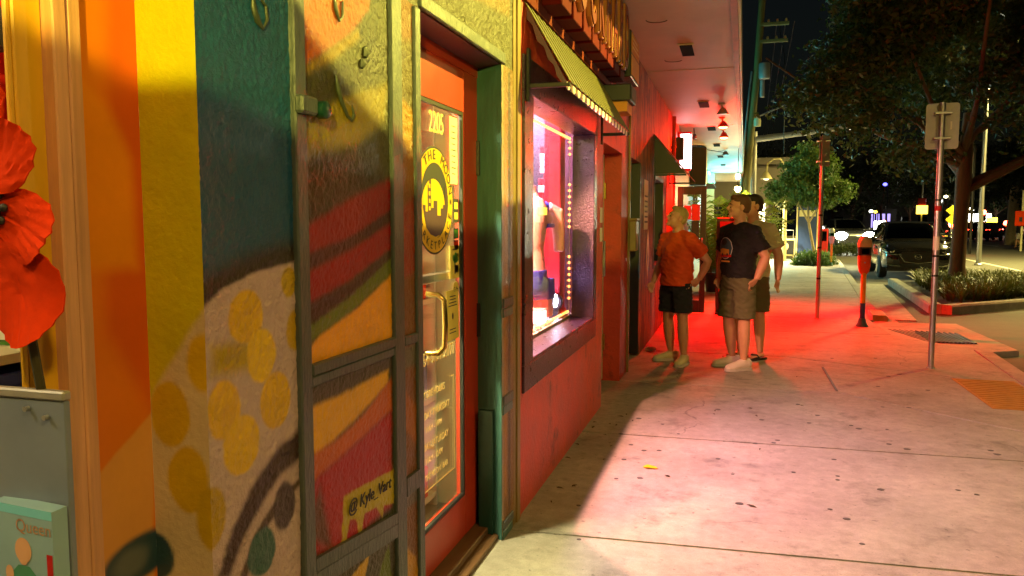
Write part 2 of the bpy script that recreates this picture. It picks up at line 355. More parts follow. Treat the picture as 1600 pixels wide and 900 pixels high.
def graffiti_mat():
    m, nt, p = _base('graffiti_wall'); L = nt.links.new
    tc = N(nt, 'ShaderNodeNewGeometry'); mp = N(nt, 'ShaderNodeMapping'); mp.inputs['Scale'].default_value = (1, 2.2, .55); L(tc.outputs['Position'], mp.inputs[0])
    n = N(nt, 'ShaderNodeTexNoise', i_Scale=2.3, i_Detail=7., i_Roughness=.65, i_Distortion=1.4); L(mp.outputs[0], n.inputs['Vector'])
    cr = N(nt, 'ShaderNodeValToRGB'); L(n.outputs['Fac'], cr.inputs[0]); e = cr.color_ramp.elements
    e[0].position = .30; e[0].color = rgba(srgb(20,12,10)); e[1].position = .74; e[1].color = rgba(srgb(196,140,36))
    for pos, c in ((.40, srgb(120,70,38)), (.47, srgb(38,40,30)), (.54, srgb(160,92,30)), (.62, srgb(112,104,80)), (.68, srgb(90,48,36))):
        x = e.new(pos); x.color = rgba(c)
    L(cr.outputs[0], p.inputs['Base Color']); p.inputs['Roughness'].default_value = .65
    bp = N(nt, 'ShaderNodeBump', i_Strength=.4, i_Distance=.01); n2 = N(nt, 'ShaderNodeTexNoise', i_Scale=45., i_Detail=4.); L(tc.outputs['Position'], n2.inputs['Vector']); L(n2.outputs['Fac'], bp.inputs['Height']); L(bp.outputs[0], p.inputs['Normal'])
graffiti_mat()
glass('door_glass', (.96,.97,.93), .015, 1.5)
glass('shop_glass', (.98,.97,.98), .01, .9)
glass('dark_glass', (.10,.10,.09), .03, 1.6)

# ================================================================ ground, road, pavement
def sheet(name, x0, x1, y0, y1, z, m, label=None):
    mb = MB(); mb.add([(x0,y0,z),(x1,y0,z),(x1,y1,z),(x0,y1,z)], [(0,1,2,3)]); o = build(mb, name, m); o['kind'] = 'structure'; return o
sheet('road', -220, 260, -120, 620, -.12, 'asphalt')
side = thing('pavement', None, None, (0, 0, -.14), kind='structure')
def slab(poly, name='slab', z=0., m='concrete', gap=.004, thick=.12, parent=None):
    c = Vector((sum(p[0] for p in poly)/len(poly), sum(p[1] for p in poly)/len(poly)))
    bm = bmesh.new(); vs = []
    P = []
    n = len(poly)
    for i, p in enumerate(poly):      # inset for the recessed joint
        a, b, q = Vector(poly[i-1]), Vector(poly[(i+1) % n]), Vector(p)
        e1 = (q - a).normalized(); e2 = (b - q).normalized(); n1 = Vector((-e1.y, e1.x)); n2 = Vector((-e2.y, e2.x))
        bis = (n1 + n2).normalized(); P.append(q + bis * gap / max(.3, bis.dot(n1)))
    vs = [bm.verts.new((p.x, p.y, z)) for p in P]; f = bm.faces.new(vs)
    if f.normal.z < 0: f.normal_flip()
    bm.normal_update()
    r = bmesh.ops.extrude_face_region(bm, geom=[f]); bmesh.ops.translate(bm, verts=[v for v in r['geom'] if isinstance(v, bmesh.types.BMVert)], vec=(0, 0, -thick))
    top = [e for e in bm.edges if all(abs(v.co.z - z) < 1e-5 for v in e.verts)]
    bmesh.ops.bevel(bm, geom=top, offset=.007, segments=2, affect='EDGES')
    bm.verts.index_update(); mb = MB(); mb.add([v.co[:] for v in bm.verts], [[v.index for v in q.verts] for q in bm.faces]); bm.free()
    return build(mb, name, m, parent or side)
sub = MB().box((-1.4, -4, -.139), (2.45, 34, -.035)); build(sub, 'joint_filler', 'kerb_conc', side)
XF, XM = -1.34, .62
slab([(XF,-4),(2.4,-4),(2.4,-1.0),(XF,-1.1)]); slab([(XF,-1.1),(2.4,-1.0),(2.4,1.45),(XF,1.4)]); slab([(XF,1.4),(2.4,1.45),(2.45,3.70),(XF,3.485)])
slab([(XF,3.485),(2.45,3.70),(2.5,5.47),(XF,5.345)])
slab([(XF,5.345),(2.5,5.47),(2.52,5.78),(.93,7.22),(XF,7.22)])
slab([(XF,7.22),(.93,7.22),(2.52,5.78),(2.60,8.0),(.6,9.05),(XF,9.05)]); slab([(XF,9.05),(.6,9.05),(2.60,8.0),(2.74,10.2),(2.05,11.25),(XF,11.05)])
slab([(XF,11.05),(2.05,11.25),(2.03,12.9),(XF,12.9)])
ys = [12.9, 14.8, 16.7, 18.6, 20.5, 22.4, 24.3, 26.2, 28.1, 30.0, 31.9, 33.8]
def kx(y): return 2.04 + max(0, y - 12.4) * .0885
for i in range(len(ys) - 1):
    a, b = ys[i], ys[i+1]
    slab([(XF,a),(kx(a),a),(kx(b),b),(XF,b)], gap=.003)
mat('kerb_yellow', srgb(150,130,30), .6, var=.4, scale=9, bump=.3, dirt=((.2,.19,.16), 8., .56))
def kerb_run(p0, p1, w=.17, m='kerb_conc', z=.0, name='kerb_stone', n=3, base=-.14):
    p0, p1 = Vector(p0), Vector(p1); d = (p1 - p0); e = d.normalized(); nn = Vector((e.y, -e.x)) * w
    for i in range(n):
        a = p0 + d * (i / n) + e * .004; b = p0 + d * ((i + 1) / n) - e * .004
        mb = MB(); q = [a, a + nn * .86, a + nn, b + nn, b + nn * .86, b]
        mb.add([(a.x,a.y,base),(a.x+nn.x*1.0,a.y+nn.y*1.0,base),(a.x+nn.x,a.y+nn.y,z-.03),(a.x+nn.x*.84,a.y+nn.y*.84,z),(a.x,a.y,z),
                (b.x,b.y,base),(b.x+nn.x*1.0,b.y+nn.y*1.0,base),(b.x+nn.x,b.y+nn.y,z-.03),(b.x+nn.x*.84,b.y+nn.y*.84,z),(b.x,b.y,z)],
               [(0,1,2,3,4),(9,8,7,6,5),(0,5,6,1),(1,6,7,2),(2,7,8,3),(3,8,9,4),(4,9,5,0)])
        build(mb, name, m, kerb)
kerb = thing('kerb', None, None, (2.4, 8, -.14), kind='structure')
kerb_run((2.41,-4), (2.52,5.80), n=5, z=.002); kerb_run((2.52,5.82), (2.60,8.0), w=.19, n=1, z=.002); kerb_run((2.60,8.02), (2.75,10.2), w=.19, n=1, z=.003)
kerb_run((2.09,13.05), (2.16,13.9), w=.22, m='kerb_yellow', n=1, z=.06); kerb_run((2.17,13.92), (kx(20),20), w=.17, n=4, z=.004); kerb_run((kx(20),20.02), (kx(33.8),33.8), n=8, z=.004)
# gutter apron round the drain
slab([(2.06,11.25),(2.76,10.22),(3.35,10.6),(3.3,13.2),(2.10,13.0)], 'gutter_slab', -.05, 'kerb_conc', parent=kerb)
gut = slab([(2.33,13.9),(2.9,13.9),(3.75,22.0),(3.1,22.0)], 'gutter_slab', -.10, 'kerb_conc', thick=.018, parent=kerb)
# storm drain
dr = thing('storm_drain', 'black slotted storm drain grate set in the concrete gutter by the kerb', 'drain', (2.6, 11.6, -.05))
A, B, C_, D = Vector((2.16,12.12)), Vector((2.98,11.95)), Vector((2.98,10.98)), Vector((2.42,10.98))
mb = MB(); mb.add([(A.x,A.y,-.046),(B.x,B.y,-.046),(C_.x,C_.y,-.046),(D.x,D.y,-.046)], [(0,1,2,3)]); build(mb, 'pit', 'black_metal', dr)
mat('cast_iron', (.05,.045,.042), .5, metal=.6, var=.3)
nb = 12
for i in range(nb + 1):
    t = i / nb; a = D.lerp(C_, t); b = A.lerp(B, t); mb = MB(); w = .014
    mb.add([(a.x-w,a.y,-.044),(a.x+w,a.y,-.044),(b.x+w,b.y,-.044),(b.x-w,b.y,-.044),(a.x-w*.7,a.y,-.03),(a.x+w*.7,a.y,-.03),(b.x+w*.7,b.y,-.03),(b.x-w*.7,b.y,-.03)],
           [(4,5,6,7),(0,1,5,4),(1,2,6,5),(2,3,7,6),(3,0,4,7)]); build(mb, 'bar', 'cast_iron', dr)
# tactile plate with raised ribs of domes
tp = thing('tactile_plate', 'ochre tactile warning plate with raised rows set into the ramp', 'paving', (2.3, 7.5, 0))
mat('tactile', srgb(170,118,34), .7, var=.25, scale=10, dirt=(srgb(90,66,30), 5., .6))
build(MB().box((2.03,6.95,.001), (2.56,8.2,.006)), 'plate', 'tactile', tp)
for i in range(15):
    y = 7.0 + i * .082
    build(MB().bbox((2.05,y-.016,.0062), (2.54,y+.016,.0115), .004), 'rib', 'tactile', tp)
# expansion slot and paint marks
tag(build(MB().box((.892,7.30,.0005), (.912,8.50,.004)), 'crack_seal', 'black_plastic'), 'short dark sealed slot running along the pavement near the men', 'pavement seal')
# road markings
mat('road_paint', (.62,.60,.52), .7, var=.25, scale=6, dirt=((.2,.19,.17), 3., .6))
def stripe(p0, p1, w, label):
    p0, p1 = Vector(p0), Vector(p1); e = (p1-p0).normalized(); n = Vector((-e.y, e.x)) * w / 2
    mb = MB(); mb.add([(q.x,q.y,-.116) for q in (p0-n, p1-n, p1+n, p0+n)], [(0,1,2,3)]); o = build(mb, 'road_marking', 'road_paint'); o['kind'] = 'structure'
stripe((8.2,14), (9.95,40), .12, ''); 
for i in range(6): stripe((12.6+i*1.9, 88+i*1.0), (13.8+i*1.9, 88+i*1.0), .8, '')
for i in range(5): stripe((15.5 + i*.45, 24 + i*9), (15.8 + i*.45, 28.5 + i*9), .12, '')
# planted bed with kerb
bed = thing('planted_bed', None, None, (5, 18, -.12), kind='structure')
BP = [(3.55,15.2),(9.6,20.8),(10.0,22.6),(4.06,22.0)]
mat('soil', (.05,.038,.028), .9, var=.3, scale=9, bump=.5)
build(MB().prism([(p[0]*.97+5.5*.03, p[1]*.97+19.5*.03) for p in BP], 2, -.119, .0), 'soil', 'soil', bed)
kerb_save = kerb; kerb = bed
kerb_run(BP[0], BP[1], w=-.0 + .20, n=5, z=.05, base=-.119); kerb_run(BP[3], BP[0], w=.20, n=4, z=.05, base=-.119); kerb_run(BP[1], BP[2], w=.2, n=1, z=.05, base=-.119)
kerb = kerb_save
# ================================================================ the mural shop
def poly_sd(px, py, poly):
    d = np.full(px.shape, 1e9); ins = np.zeros(px.shape, bool); n = len(poly)
    for i in range(n):
        (ax, ay), (bx, by) = poly[i], poly[(i+1) % n]; ex, ey = bx-ax, by-ay
        t = np.clip(((px-ax)*ex + (py-ay)*ey) / max(ex*ex+ey*ey, 1e-9), 0, 1)
        d = np.minimum(d, np.hypot(px-ax-t*ex, py-ay-t*ey))
        ins ^= ((ay > py) != (by > py)) & (px < (bx-ax) * (py-ay) / ((by-ay) if abs(by-ay) > 1e-12 else 1e-12) + ax)
    return np.where(ins, -d, d)
def vnoise(shape, cell):
    h, w = shape; gy, gx = int(h/cell)+3, int(w/cell)+3; g = RNG.random((gy, gx))
    yy, xx = np.mgrid[0:h, 0:w] / cell; iy, ix = yy.astype(int), xx.astype(int); fy, fx = yy-iy, xx-ix
    fy, fx = fy*fy*(3-2*fy), fx*fx*(3-2*fx)
    return (g[iy,ix]*(1-fx)+g[iy,ix+1]*fx)*(1-fy) + (g[iy+1,ix]*(1-fx)+g[iy+1,ix+1]*fx)*fy - .5
def painted_grid(name, parent, u0, u1, v0, v1, step, shapes, base, place, m, relief=.0, warp=.002):
    nu, nv = int((u1-u0)/step)+2, int((v1-v0)/step)+2
    U, V = np.meshgrid(np.linspace(u0, u1, nu), np.linspace(v0, v1, nv))
    wu = U + vnoise(U.shape, 9)*warp*2 + vnoise(U.shape, 3)*warp; wv = V + vnoise(U.shape, 9)*warp*2 + vnoise(U.shape, 3)*warp
    sat = lambda c: np.clip(np.mean(c) + (np.array(c)-np.mean(c))*1.25, .004, .9)
    colr = np.ones(U.shape + (3,)) * sat(srgb(*base))
    for k, c, s, g in shapes:
        if k == 'p': d = poly_sd(wu, wv, g)
        else: d = (np.hypot((wu-g[0])/g[2], (wv-g[1])/g[3]) - 1) * min(g[2], g[3])
        a = np.clip(.5 - d/(2*s), 0, 1); a = (a*a*(3-2*a))[..., None]
        colr = colr*(1-a) + sat(srgb(*c))*a
    h = relief * (.75*vnoise(U.shape, 2.6) + .35*vnoise(U.shape, 5) + .3*vnoise(U.shape, 14) + .55*vnoise(U.shape, 1.6))
    
    off = wloc(parent)
    X, Y, Z = place(U, V, h); co = np.stack([X-off.x, Y-off.y, Z-off.z], -1).reshape(-1, 3)
    i = (np.arange(nv-1)[:, None]*nu + np.arange(nu-1)[None, :]).ravel(); q = np.stack([i, i+1, i+nu+1, i+nu], 1)
    me = bpy.data.meshes.new(name); me.vertices.add(len(co)); me.vertices.foreach_set('co', co.ravel())
    me.loops.add(q.size); me.loops.foreach_set('vertex_index', q.ravel()); me.polygons.add(len(q)); me.polygons.foreach_set('loop_start', np.arange(len(q))*4)
    me.update(calc_edges=True); me.polygons.foreach_set('use_smooth', np.ones(len(q), bool))
    ca = me.color_attributes.new('Col', 'FLOAT_COLOR', 'POINT'); ca.data.foreach_set('color', np.concatenate([colr.reshape(-1,3), np.ones((len(co),1))], 1).ravel())
    me.materials.append(M[m]); return link(name, me, parent)
XW = -1.03
shop = thing('mural_shop', 'shop with a painted mural wall and red glazed door', 'shop', (-1.6, 2.4, 0))
painted_grid('mural_wall', shop, 1.31, 2.42, .0, 2.21, .0043, MURAL, (70,66,44), lambda u, v, h: (XW + h, u, v), 'mural_paint', relief=.0034)
painted_grid('wall_return', shop, -1.17, -1.0295, .0, 3.23, .006, MURAL_RETURN, (176,164,14), lambda u, v, h: (u, 1.31 - h*.6, v), 'return_paint', relief=.0012)
painted_grid('side_panel', shop, 1.155, 1.31, .0, 3.23, .006, MURAL_PANEL, (206,120,14), lambda u, v, h: (-1.17 + 0*h, u, v), 'panel_paint', relief=.0005)
painted_grid('wall_over_door', shop, 1.31, 3.70, 2.21, 3.23, .008, [('p',(88,74,18),.05,[(1.3,2.4),(2.6,2.35),(3.1,2.5),(3.1,3.3),(1.3,3.3)]),('p',(104,80,16),.02,[(2.5,2.42),(3.0,2.40),(3.5,2.45),(3.6,3.3),(2.5,3.3)])],
             (66,62,34), lambda u, v, h: (XW + h, u, v), 'mural_paint', relief=.0048)
build(MB().box((-1.16,1.32,0), (-1.04,2.40,3.22)), 'wall_core', 'cream_wall', shop)
# raised frame boards of the painted window
def batten(a, b, m='batten_paint', nm='frame_board'):
    mb = MB(); mb.bbox(a, b, .004); return build(mb, nm, m, shop)
batten((XW-.005,1.645,0), (XW+.014,1.697,2.6)); batten((XW-.005,2.192,0), (XW+.012,2.268,2.6), 'batten_pale')
batten((XW-.11,2.376,0), (XW+.010,2.424,2.205), 'batten_pale'); 
batten((XW-.005,1.698,1.112), (XW+.016,2.191,1.142), 'batten_pale'); batten((XW-.005,1.698,1.083), (XW+.010,2.191,1.110))
batten((XW-.005,2.269,1.100), (XW+.012,2.375,1.132), 'batten_pale')
for y0, y1, z0, z1, d, m in ((1.698,2.191,.60,.635,-.06,'batten_pale'), (1.698,2.191,.555,.598,-.06,'batten_paint'), (2.269,2.375,.60,.66,.0,'batten_pale')):
    mb = MB(); mb.add([(XW-.005,y0,z0),(XW-.005,y1,z0+d),(XW-.005,y1,z1+d),(XW-.005,y0,z1),(XW+.013,y0,z0),(XW+.013,y1,z0+d),(XW+.013,y1,z1+d),(XW+.013,y0,z1)], [(3,2,1,0),(4,5,6,7),(0,1,5,4),(1,2,6,5),(2,3,7,6),(3,0,4,7)])
    build(mb, 'frame_board', m, shop)
batten((XW-.005,2.426,2.212), (XW+.013,3.40,2.262), 'batten_pale', 'lintel_board')
# pipe clip on the board, raised curls of dried paint
build(MB().bbox((XW+.012,1.640,1.762), (XW+.036,1.715,1.806), .006), 'clip', 'batten_paint', shop)
build(MB().lathe([(.020,0),(.022,.004),(.022,.026),(.016,.030)], (XW+.02,1.735,1.780), axis=0, n=12), 'clip_bolt', 'teal_dark', shop, True)
mat('relief_dark', srgb(60,66,52), .35, var=.25, scale=30, bump=.4)
def curl(pts, rad, flat=.5):
    build(MB().tube([(XW+.004, y, z) for y, z in pts], [(r*flat, r) if False else r for r in rad], n=8), 'paint_curl', 'relief_dark', shop, True)
curl([(1.500,1.995),(1.502,1.968),(1.514,1.945),(1.536,1.932)], [.003,.0065,.0075,.003]); curl([(1.522,2.0),(1.548,1.985),(1.552,1.955),(1.538,1.935)], [.002,.004,.004,.002])
curl([(2.030,2.000),(2.038,1.985),(2.030,1.970)], [.006,.013,.006]); curl([(2.012,1.962),(2.016,1.948),(2.008,1.936)], [.006,.012,.005])
curl([(1.862,1.890),(1.872,1.855),(1.893,1.820),(1.920,1.792),(1.945,1.780)], [.003,.007,.006,.005,.003]); curl([(1.945,1.780),(1.958,1.800),(1.945,1.825)], [.003,.005,.002])
curl([(1.862,2.09),(1.866,2.06),(1.885,2.035)], [.004,.006,.003]); curl([(1.905,2.09),(1.902,2.05),(1.886,2.035)], [.003,.004,.003])
# tag lettering
def on_wall(y0, z0, ang=0., off=.006):
    c, s = math.cos(ang), math.sin(ang)
    return lambda u, v, w: (XW + off + w, y0 + u*c - v*s, z0 + u*s + v*c)
build(text_mb('@ Kyle_Vart', .052, on_wall(2.022, .692, -.055, .005), .0012, shear=.15, sx=1.0), 'tag_lettering', 'ink', shop)
# door recess: jamb, pillar, threshold
mb = MB(); mb.add([(-1.03,3.37,0),(-1.03,3.37,2.212),(-1.20,3.455,2.212),(-1.20,3.455,0)], [(0,1,2,3)])
build(MB().prism([(-1.03,3.37),(-1.03,3.552),(-1.20,3.552),(-1.20,3.455)], 2, 0, 2.211), 'jamb', 'teal_paint', shop)
build(MB().box((-1.20,2.43,2.212), (-1.04,3.44,2.24)), 'door_head', 'purple_ink', shop)
painted_grid('pillar_face', shop, 3.366, 3.552, .0, 2.212, .009, [('p',(150,108,34),.02,[(3.40,1.2),(3.45,.7),(3.44,.2),(3.40,.2)]),('p',(140,100,34),.02,[(3.40,2.1),(3.46,1.7),(3.46,1.25),(3.40,1.25)]),('p',(60,44,30),.012,[(3.47,.1),(3.505,.1),(3.505,2.2),(3.47,2.2)]),('p',(150,138,120),.006,[(3.366,0),(3.392,0),(3.392,2.25),(3.366,2.25)])],
             (116,84,36), lambda u, v, h: (XW + .003 + h, u, v), 'mural_paint', relief=.003)
for z in (1.06, .60, .0):
    build(MB().bbox((XW,3.374,z+.045), (XW+.012,3.535,z+.09), .004), 'band', 'batten_pale', shop); build(MB().bbox((XW,3.374,z), (XW+.009,3.53,z+.043), .004), 'band', 'teal_paint', shop)
build(MB().box((-1.20,3.553,0), (XW+.004,3.60,3.23)), 'trim', 'trim_yellow', shop); build(MB().box((-1.20,3.602,0), (XW+.012,3.655,3.23)), 'trim', 'trim_yellow', shop)
build(MB().box((-1.20,3.656,0), (XW+.006,3.688,3.23)), 'trim', 'wall_red', shop)
build(MB().box((-1.145,3.372,.0), (-1.075,3.40,.62)), 'kick_strip', 'teal_dark', shop)
build(MB().bbox((-1.20,2.44,0), (-1.05,3.42,.022), .004), 'threshold', 'wood_dark', shop); build(MB().bbox((-1.20,2.44,.023), (-1.10,3.43,.055), .004), 'threshold', 'wood_dark', shop)
build(MB().box((-1.213,2.44,2.1685), (-1.165,3.445,2.2115)), 'door_head', 'door_red', shop)
# door leaf
XD = -1.17
door = build(MB().box((XD-.045,2.45,.06), (XD,2.67,2.168)), 'door', 'door_red', shop)
build(MB().box((XD-.045,3.262,.06), (XD,3.44,2.168)), 'stile', 'door_red', door)
build(MB().box((XD-.045,2.671,1.988), (XD-.001,3.261,2.168)), 'rail', 'door_red', door); build(MB().box((XD-.045,2.671,.06), (XD-.001,3.261,.245)), 'rail', 'door_red', door)
build(MB().box((XD-.03,2.671,.246), (XD-.024,3.261,1.987)), 'pane', 'door_glass', door)
for a, b in (((XD-.02,3.243,.246),(XD-.004,3.261,1.987)), ((XD-.02,2.68,.246),(XD-.004,3.242,.262)), ((XD-.02,2.68,1.972),(XD-.004,3.242,1.987))): build(MB().box(a, b), 'bead', 'black_plastic', door)
for z in (1.72, .96, .34):
    mb = MB().bbox((XD-.002,3.425,z), (XD+.018,3.449,z+.16), .003); build(mb, 'hinge', 'black_metal', door)
    for k in range(3): build(MB().lathe([(.010,0),(.011,.004),(.011,.030),(.010,.034)], (XD+.016,3.448,z+.008+k*.052), n=8), 'knuckle', 'brass', door)
build(MB().tube([(XD-.02,2.86,1.215),(XD+.03,2.862,1.212),(XD+.055,2.865,1.19),(XD+.058,2.866,1.09),(XD+.055,2.865,1.0),(XD+.03,2.862,.975),(XD-.02,2.86,.972)], .011, n=10), 'pull_handle', 'brass', door, True)
build(MB().bbox((XD-.075,2.70,1.245), (XD-.055,3.26,1.285), .006), 'push_bar', 'steel', door)
# what is stuck on the pane; each sheet is a flat thing on the outside of the glass
XG = XD - .0225
def onglass(y0, z0, off=.0): return lambda u, v, w: (XG + off + max(w, 0)*.3, y0 + u, z0 + v)
def disc(name, y, z, ry, rz, off, m, n=48, inner=None):
    mb = MB(); vs = []
    for k in range(n):
        a = 2*math.pi*k/n; vs.append((XG+off, y+ry*math.cos(a), z+rz*math.sin(a)))
    if inner:
        vs += [(XG+off, y+(v[1]-y)*inner, z+(v[2]-z)*inner) for v in vs[:n]]; mb.add(vs, [(k,(k+1)%n,n+(k+1)%n,n+k) for k in range(n)])
    else: mb.add(vs, [tuple(range(n))])
    return build(mb, name, m, door)
CY, CZ, CR = 2.962, 1.590, .213
disc('logo_disc', CY, CZ, CR, CR*1.04, .0, 'ink'); disc('logo_ring', CY, CZ, CR*.965, CR*1.0, .001, 'gold'); disc('logo_inner', CY, CZ, CR*.70, CR*.73, .002, 'ink')
disc('logo_moon', CY-.018, CZ-.035, CR*.60, CR*.58, .003, 'gold')
def arc_text(txt, r, a0, a1, size, flip=False):
    allmb = MB()
    for i, ch in enumerate(txt):
        if ch == ' ': continue
        a = a0 + (a1-a0)*i/(len(txt)-1); rot = (a - math.pi/2) if not flip else (a + math.pi/2); c, s = math.cos(rot), math.sin(rot)
        cy, cz = CY + r*math.cos(a), CZ + r*1.04*math.sin(a)
        t = text_mb(ch, size, lambda u, v, w: (XG + .003 + max(w,0)*.3, cy + u*c - v*s, cz + u*s + v*c)); allmb.add(t.v, t.f)
    return build(allmb, 'logo_lettering', 'ink', door)
arc_text('TO THE MOON', CR*.84, R(168), R(16), .058); arc_text('MARKETPLACE', CR*.84, R(200), R(340), .048, True)
for sgn in (-1, 1): disc('logo_dot', CY+sgn*CR*.84, CZ, .008, .012, .0035, 'ink', 12)
sk = [(-.135,-.15),(-.135,-.02),(-.105,-.02),(-.105,-.045),(-.08,-.045),(-.08,.06),(-.065,.06),(-.065,.085),(-.045,.085),(-.045,-.03),(-.02,-.03),(-.02,.0),(.02,.0),(.02,-.06),(.06,-.06),(.06,-.03),(.085,-.03),(.085,-.015),(.11,-.015),(.11,.06),(.13,.06),(.13,-.05),(.10,-.10),(.05,-.145),(0,-.155),(-.06,-.15)]
sk = [(p[0]*min(1,.148/math.hypot(*p)), p[1]*min(1,.148/math.hypot(*p))) for p in sk] ; mb = MB(); mb.add([(XG+.004, CY+p[0], CZ+p[1]) for p in sk], [tuple(range(len(sk)))]); build(mb, 'logo_skyline', 'purple_ink', door)
for i in range(4): build(MB().box((XG+.0045, CY-.072, CZ-.01-.03*i+.06), (XG+.005, CY-.056, CZ+.006-.03*i+.06)), 'logo_window', 'gold', door)
def sheetg(y0, y1, z0, z1, m, nm, off=.001): return build(MB().box((XG+off,y0,z0), (XG+off+.0006,y1,z1)), nm, m, door)
def glines(y0, y1, z0, z1, n, m='ink', off=.002, nm='printed_line'):
    for i in range(n):
        z = z1 - (i+.5)*(z1-z0)/n; w = (y1-y0)*(.6+.4*random.random()); sheetg((y0+y1)/2-w/2, (y0+y1)/2+w/2, z-.0022, z+.0022, m, nm, off)
sheetg(3.132,3.233,1.664,1.961,'red_cloth','notice_border',.0005); sheetg(3.136,3.229,1.668,1.957,'paper','notice',.0012); glines(3.15,3.215,1.70,1.93,9)
sheetg(3.175,3.242,1.50,1.605,'ink','card_sign'); [sheetg(3.188,3.230,1.515+k*.045,1.545+k*.045,'paper_yellow','card_emblem',.002) for k in (0,1)]
for k, m in enumerate(('green_plastic','orange_petal','green_plastic','blue_plastic')): sheetg(3.180,3.238,1.475-k*.052-.045,1.475-k*.052,'ink','card_sign'); sheetg(3.184,3.234,1.475-k*.052-.040,1.475-k*.052-.006,m,'card_emblem',.002)
disc('round_sticker', 3.205, 1.205, .035, .035, .001, 'paper_yellow', 24)
build(text_mb('G-Pay', .028, onglass(3.205, 1.205, .002)), 'sticker_lettering', 'ink', door)
sheetg(3.13,3.245,.0+1.255,1.40,'paper_yellow','tree_poster',.002)
sheetg(3.185,3.192,1.275,1.33,'ink','poster_trunk',.003); [disc('poster_leaf', y, z, .016, .015, .003, 'green_plastic', 12) for y, z in ((3.175,1.345),(3.198,1.355),(3.188,1.335),(3.208,1.338))]
glines(3.15,3.225,1.375,1.39,1,off=.003)
sheetg(3.08,3.235,.985,1.205,'paper_yellow','notice_poster',.002); glines(3.10,3.215,1.13,1.185,4,off=.003); disc('poster_pin', 3.158, 1.09, .010, .015, .003, 'ink', 16); glines(3.10,3.215,1.01,1.04,2,off=.003)
build(text_mb('2205', .125, onglass(2.985, 1.905, .002), sx=.66), 'house_number', 'gold_letter', door)
build(text_mb('954-564-2177', .075, onglass(2.985, .945, .002), sx=.95), 'phone_number', 'gold_letter', door)
for z, t, s in ((.80,'STORE HOURS',.042),(.715,'SUNDAY-THURSDAY',.042),(.655,'11AM - 11PM',.036),(.585,'FRIDAY-SATURDAY',.042),(.525,'11AM - 12AM',.036),(.455,'TO THE MOON . BAR',.036)): build(text_mb(t, s, onglass(2.93, z, .002), sx=.9), 'hours_lettering', 'gold_letter', door)
for a, b in (((3.165,.40),(3.170,.83)), ((2.69,.40),(3.164,.405)), ((3.13,.825),(3.164,.83))): sheetg(a[0],b[0],a[1],b[1],'gold_letter','hours_border',.002)
# room behind the door
room = MB(); x0, x1, y0, y1, z0, z1 = -3.6, -1.225, 1.42, 3.63, .0, 2.75
build(MB().box((x0-.05,y0,z0), (x0,y1,z1)), 'back_wall', 'cream_wall', shop); build(MB().box((x0,y1,z0), (x1,y1+.05,z1)), 'inner_wall', 'cream_wall', shop)
build(MB().box((x0,y0-.05,z0), (x1,y0,z1)), 'inner_wall', 'cream_wall', shop); build(MB().box((x0,y0,z1), (x1,y1,z1+.04)), 'ceiling', 'cream_wall', shop)
build(MB().box((x0,y0,z0+.01), (x1,y1,z0+.05)), 'shop_floor', 'floor_tile', shop)
build(MB().box((-1.24,1.42,2.245), (-1.205,3.62,2.75)), 'inner_wall', 'cream_wall', shop)
emis('tube_warm', (1.0,.88,.55), 6.0)
cl = thing('ceiling_lamp', 'long ceiling lamp lighting the shop behind the red door', 'lamp', (-2.0, 2.5, 2.70)); build(MB().bbox((-2.15,1.8,2.70), (-1.85,3.2,2.748), .01), 'housing', 'white_paint', cl); build(MB().box((-2.13,1.82,2.690), (-1.87,3.18,2.699)), 'diffuser', 'tube_warm', cl)
light('AREA', 'ceiling_lamp_light', (-2.0,2.5,2.68), 380, (1.0,.92,.5), cl, (-1.7,3.3,0.3), shape=(.25,1.3))
# shelves with goods seen through the pane
def shelf_unit(loc, w, d, h, n, label):
    t = thing('shelf_unit', label, 'shelf', loc); x, y, z = loc
    for k in range(n + 1): build(MB().box((x-d/2, y-w/2, z+.05+k*(h-.1)/n), (x+d/2, y+w/2, z+.075+k*(h-.1)/n)), 'shelf', 'white_paint', t)
    for s in (-1, 1): build(MB().box((x-d/2, y+s*(w/2+.01)-.01, z), (x+d/2, y+s*(w/2+.01)+.01, z+h)), 'side', 'white_paint', t)
    return t
shelf_unit((-1.95,3.45,.05), .28, 1.0, 2.1, 4, 'white shelf unit with goods seen through the red door pane')
pal = ['red_cloth','gold','green_plastic','blue_plastic','purple_ink','paper','orange_petal']
cnt = 0
for k in range(4):
    for j in range(4):
        x = -1.53 - j*.19; y = 3.42; z = .05 + .05 + .025 + k*.5 + .001; hgt = (.16,.24,.12,.2)[(k+j) % 4]; m = pal[(k*3+j*2) % 7]
        t = thing('gift_box', '%s boxed gift on the %s shelf behind the door pane, %s from the door' % (('red','yellow','green','blue','purple','white','orange')[(k*3+j*2) % 7], ('lowest','second lowest','third','top')[k], ('nearest','second','third','farthest')[j]), 'box', (x,y,z), 'goods on the shop shelves')
        build(MB().bbox((x-.075,y-.08,z), (x+.075,y+.08,z+hgt), .006), 'carton', m, t); build(MB().box((x-.05,y-.0825,z+hgt*.3), (x+.05,y-.0805,z+hgt*.6)), 'label_patch', 'paper', t)
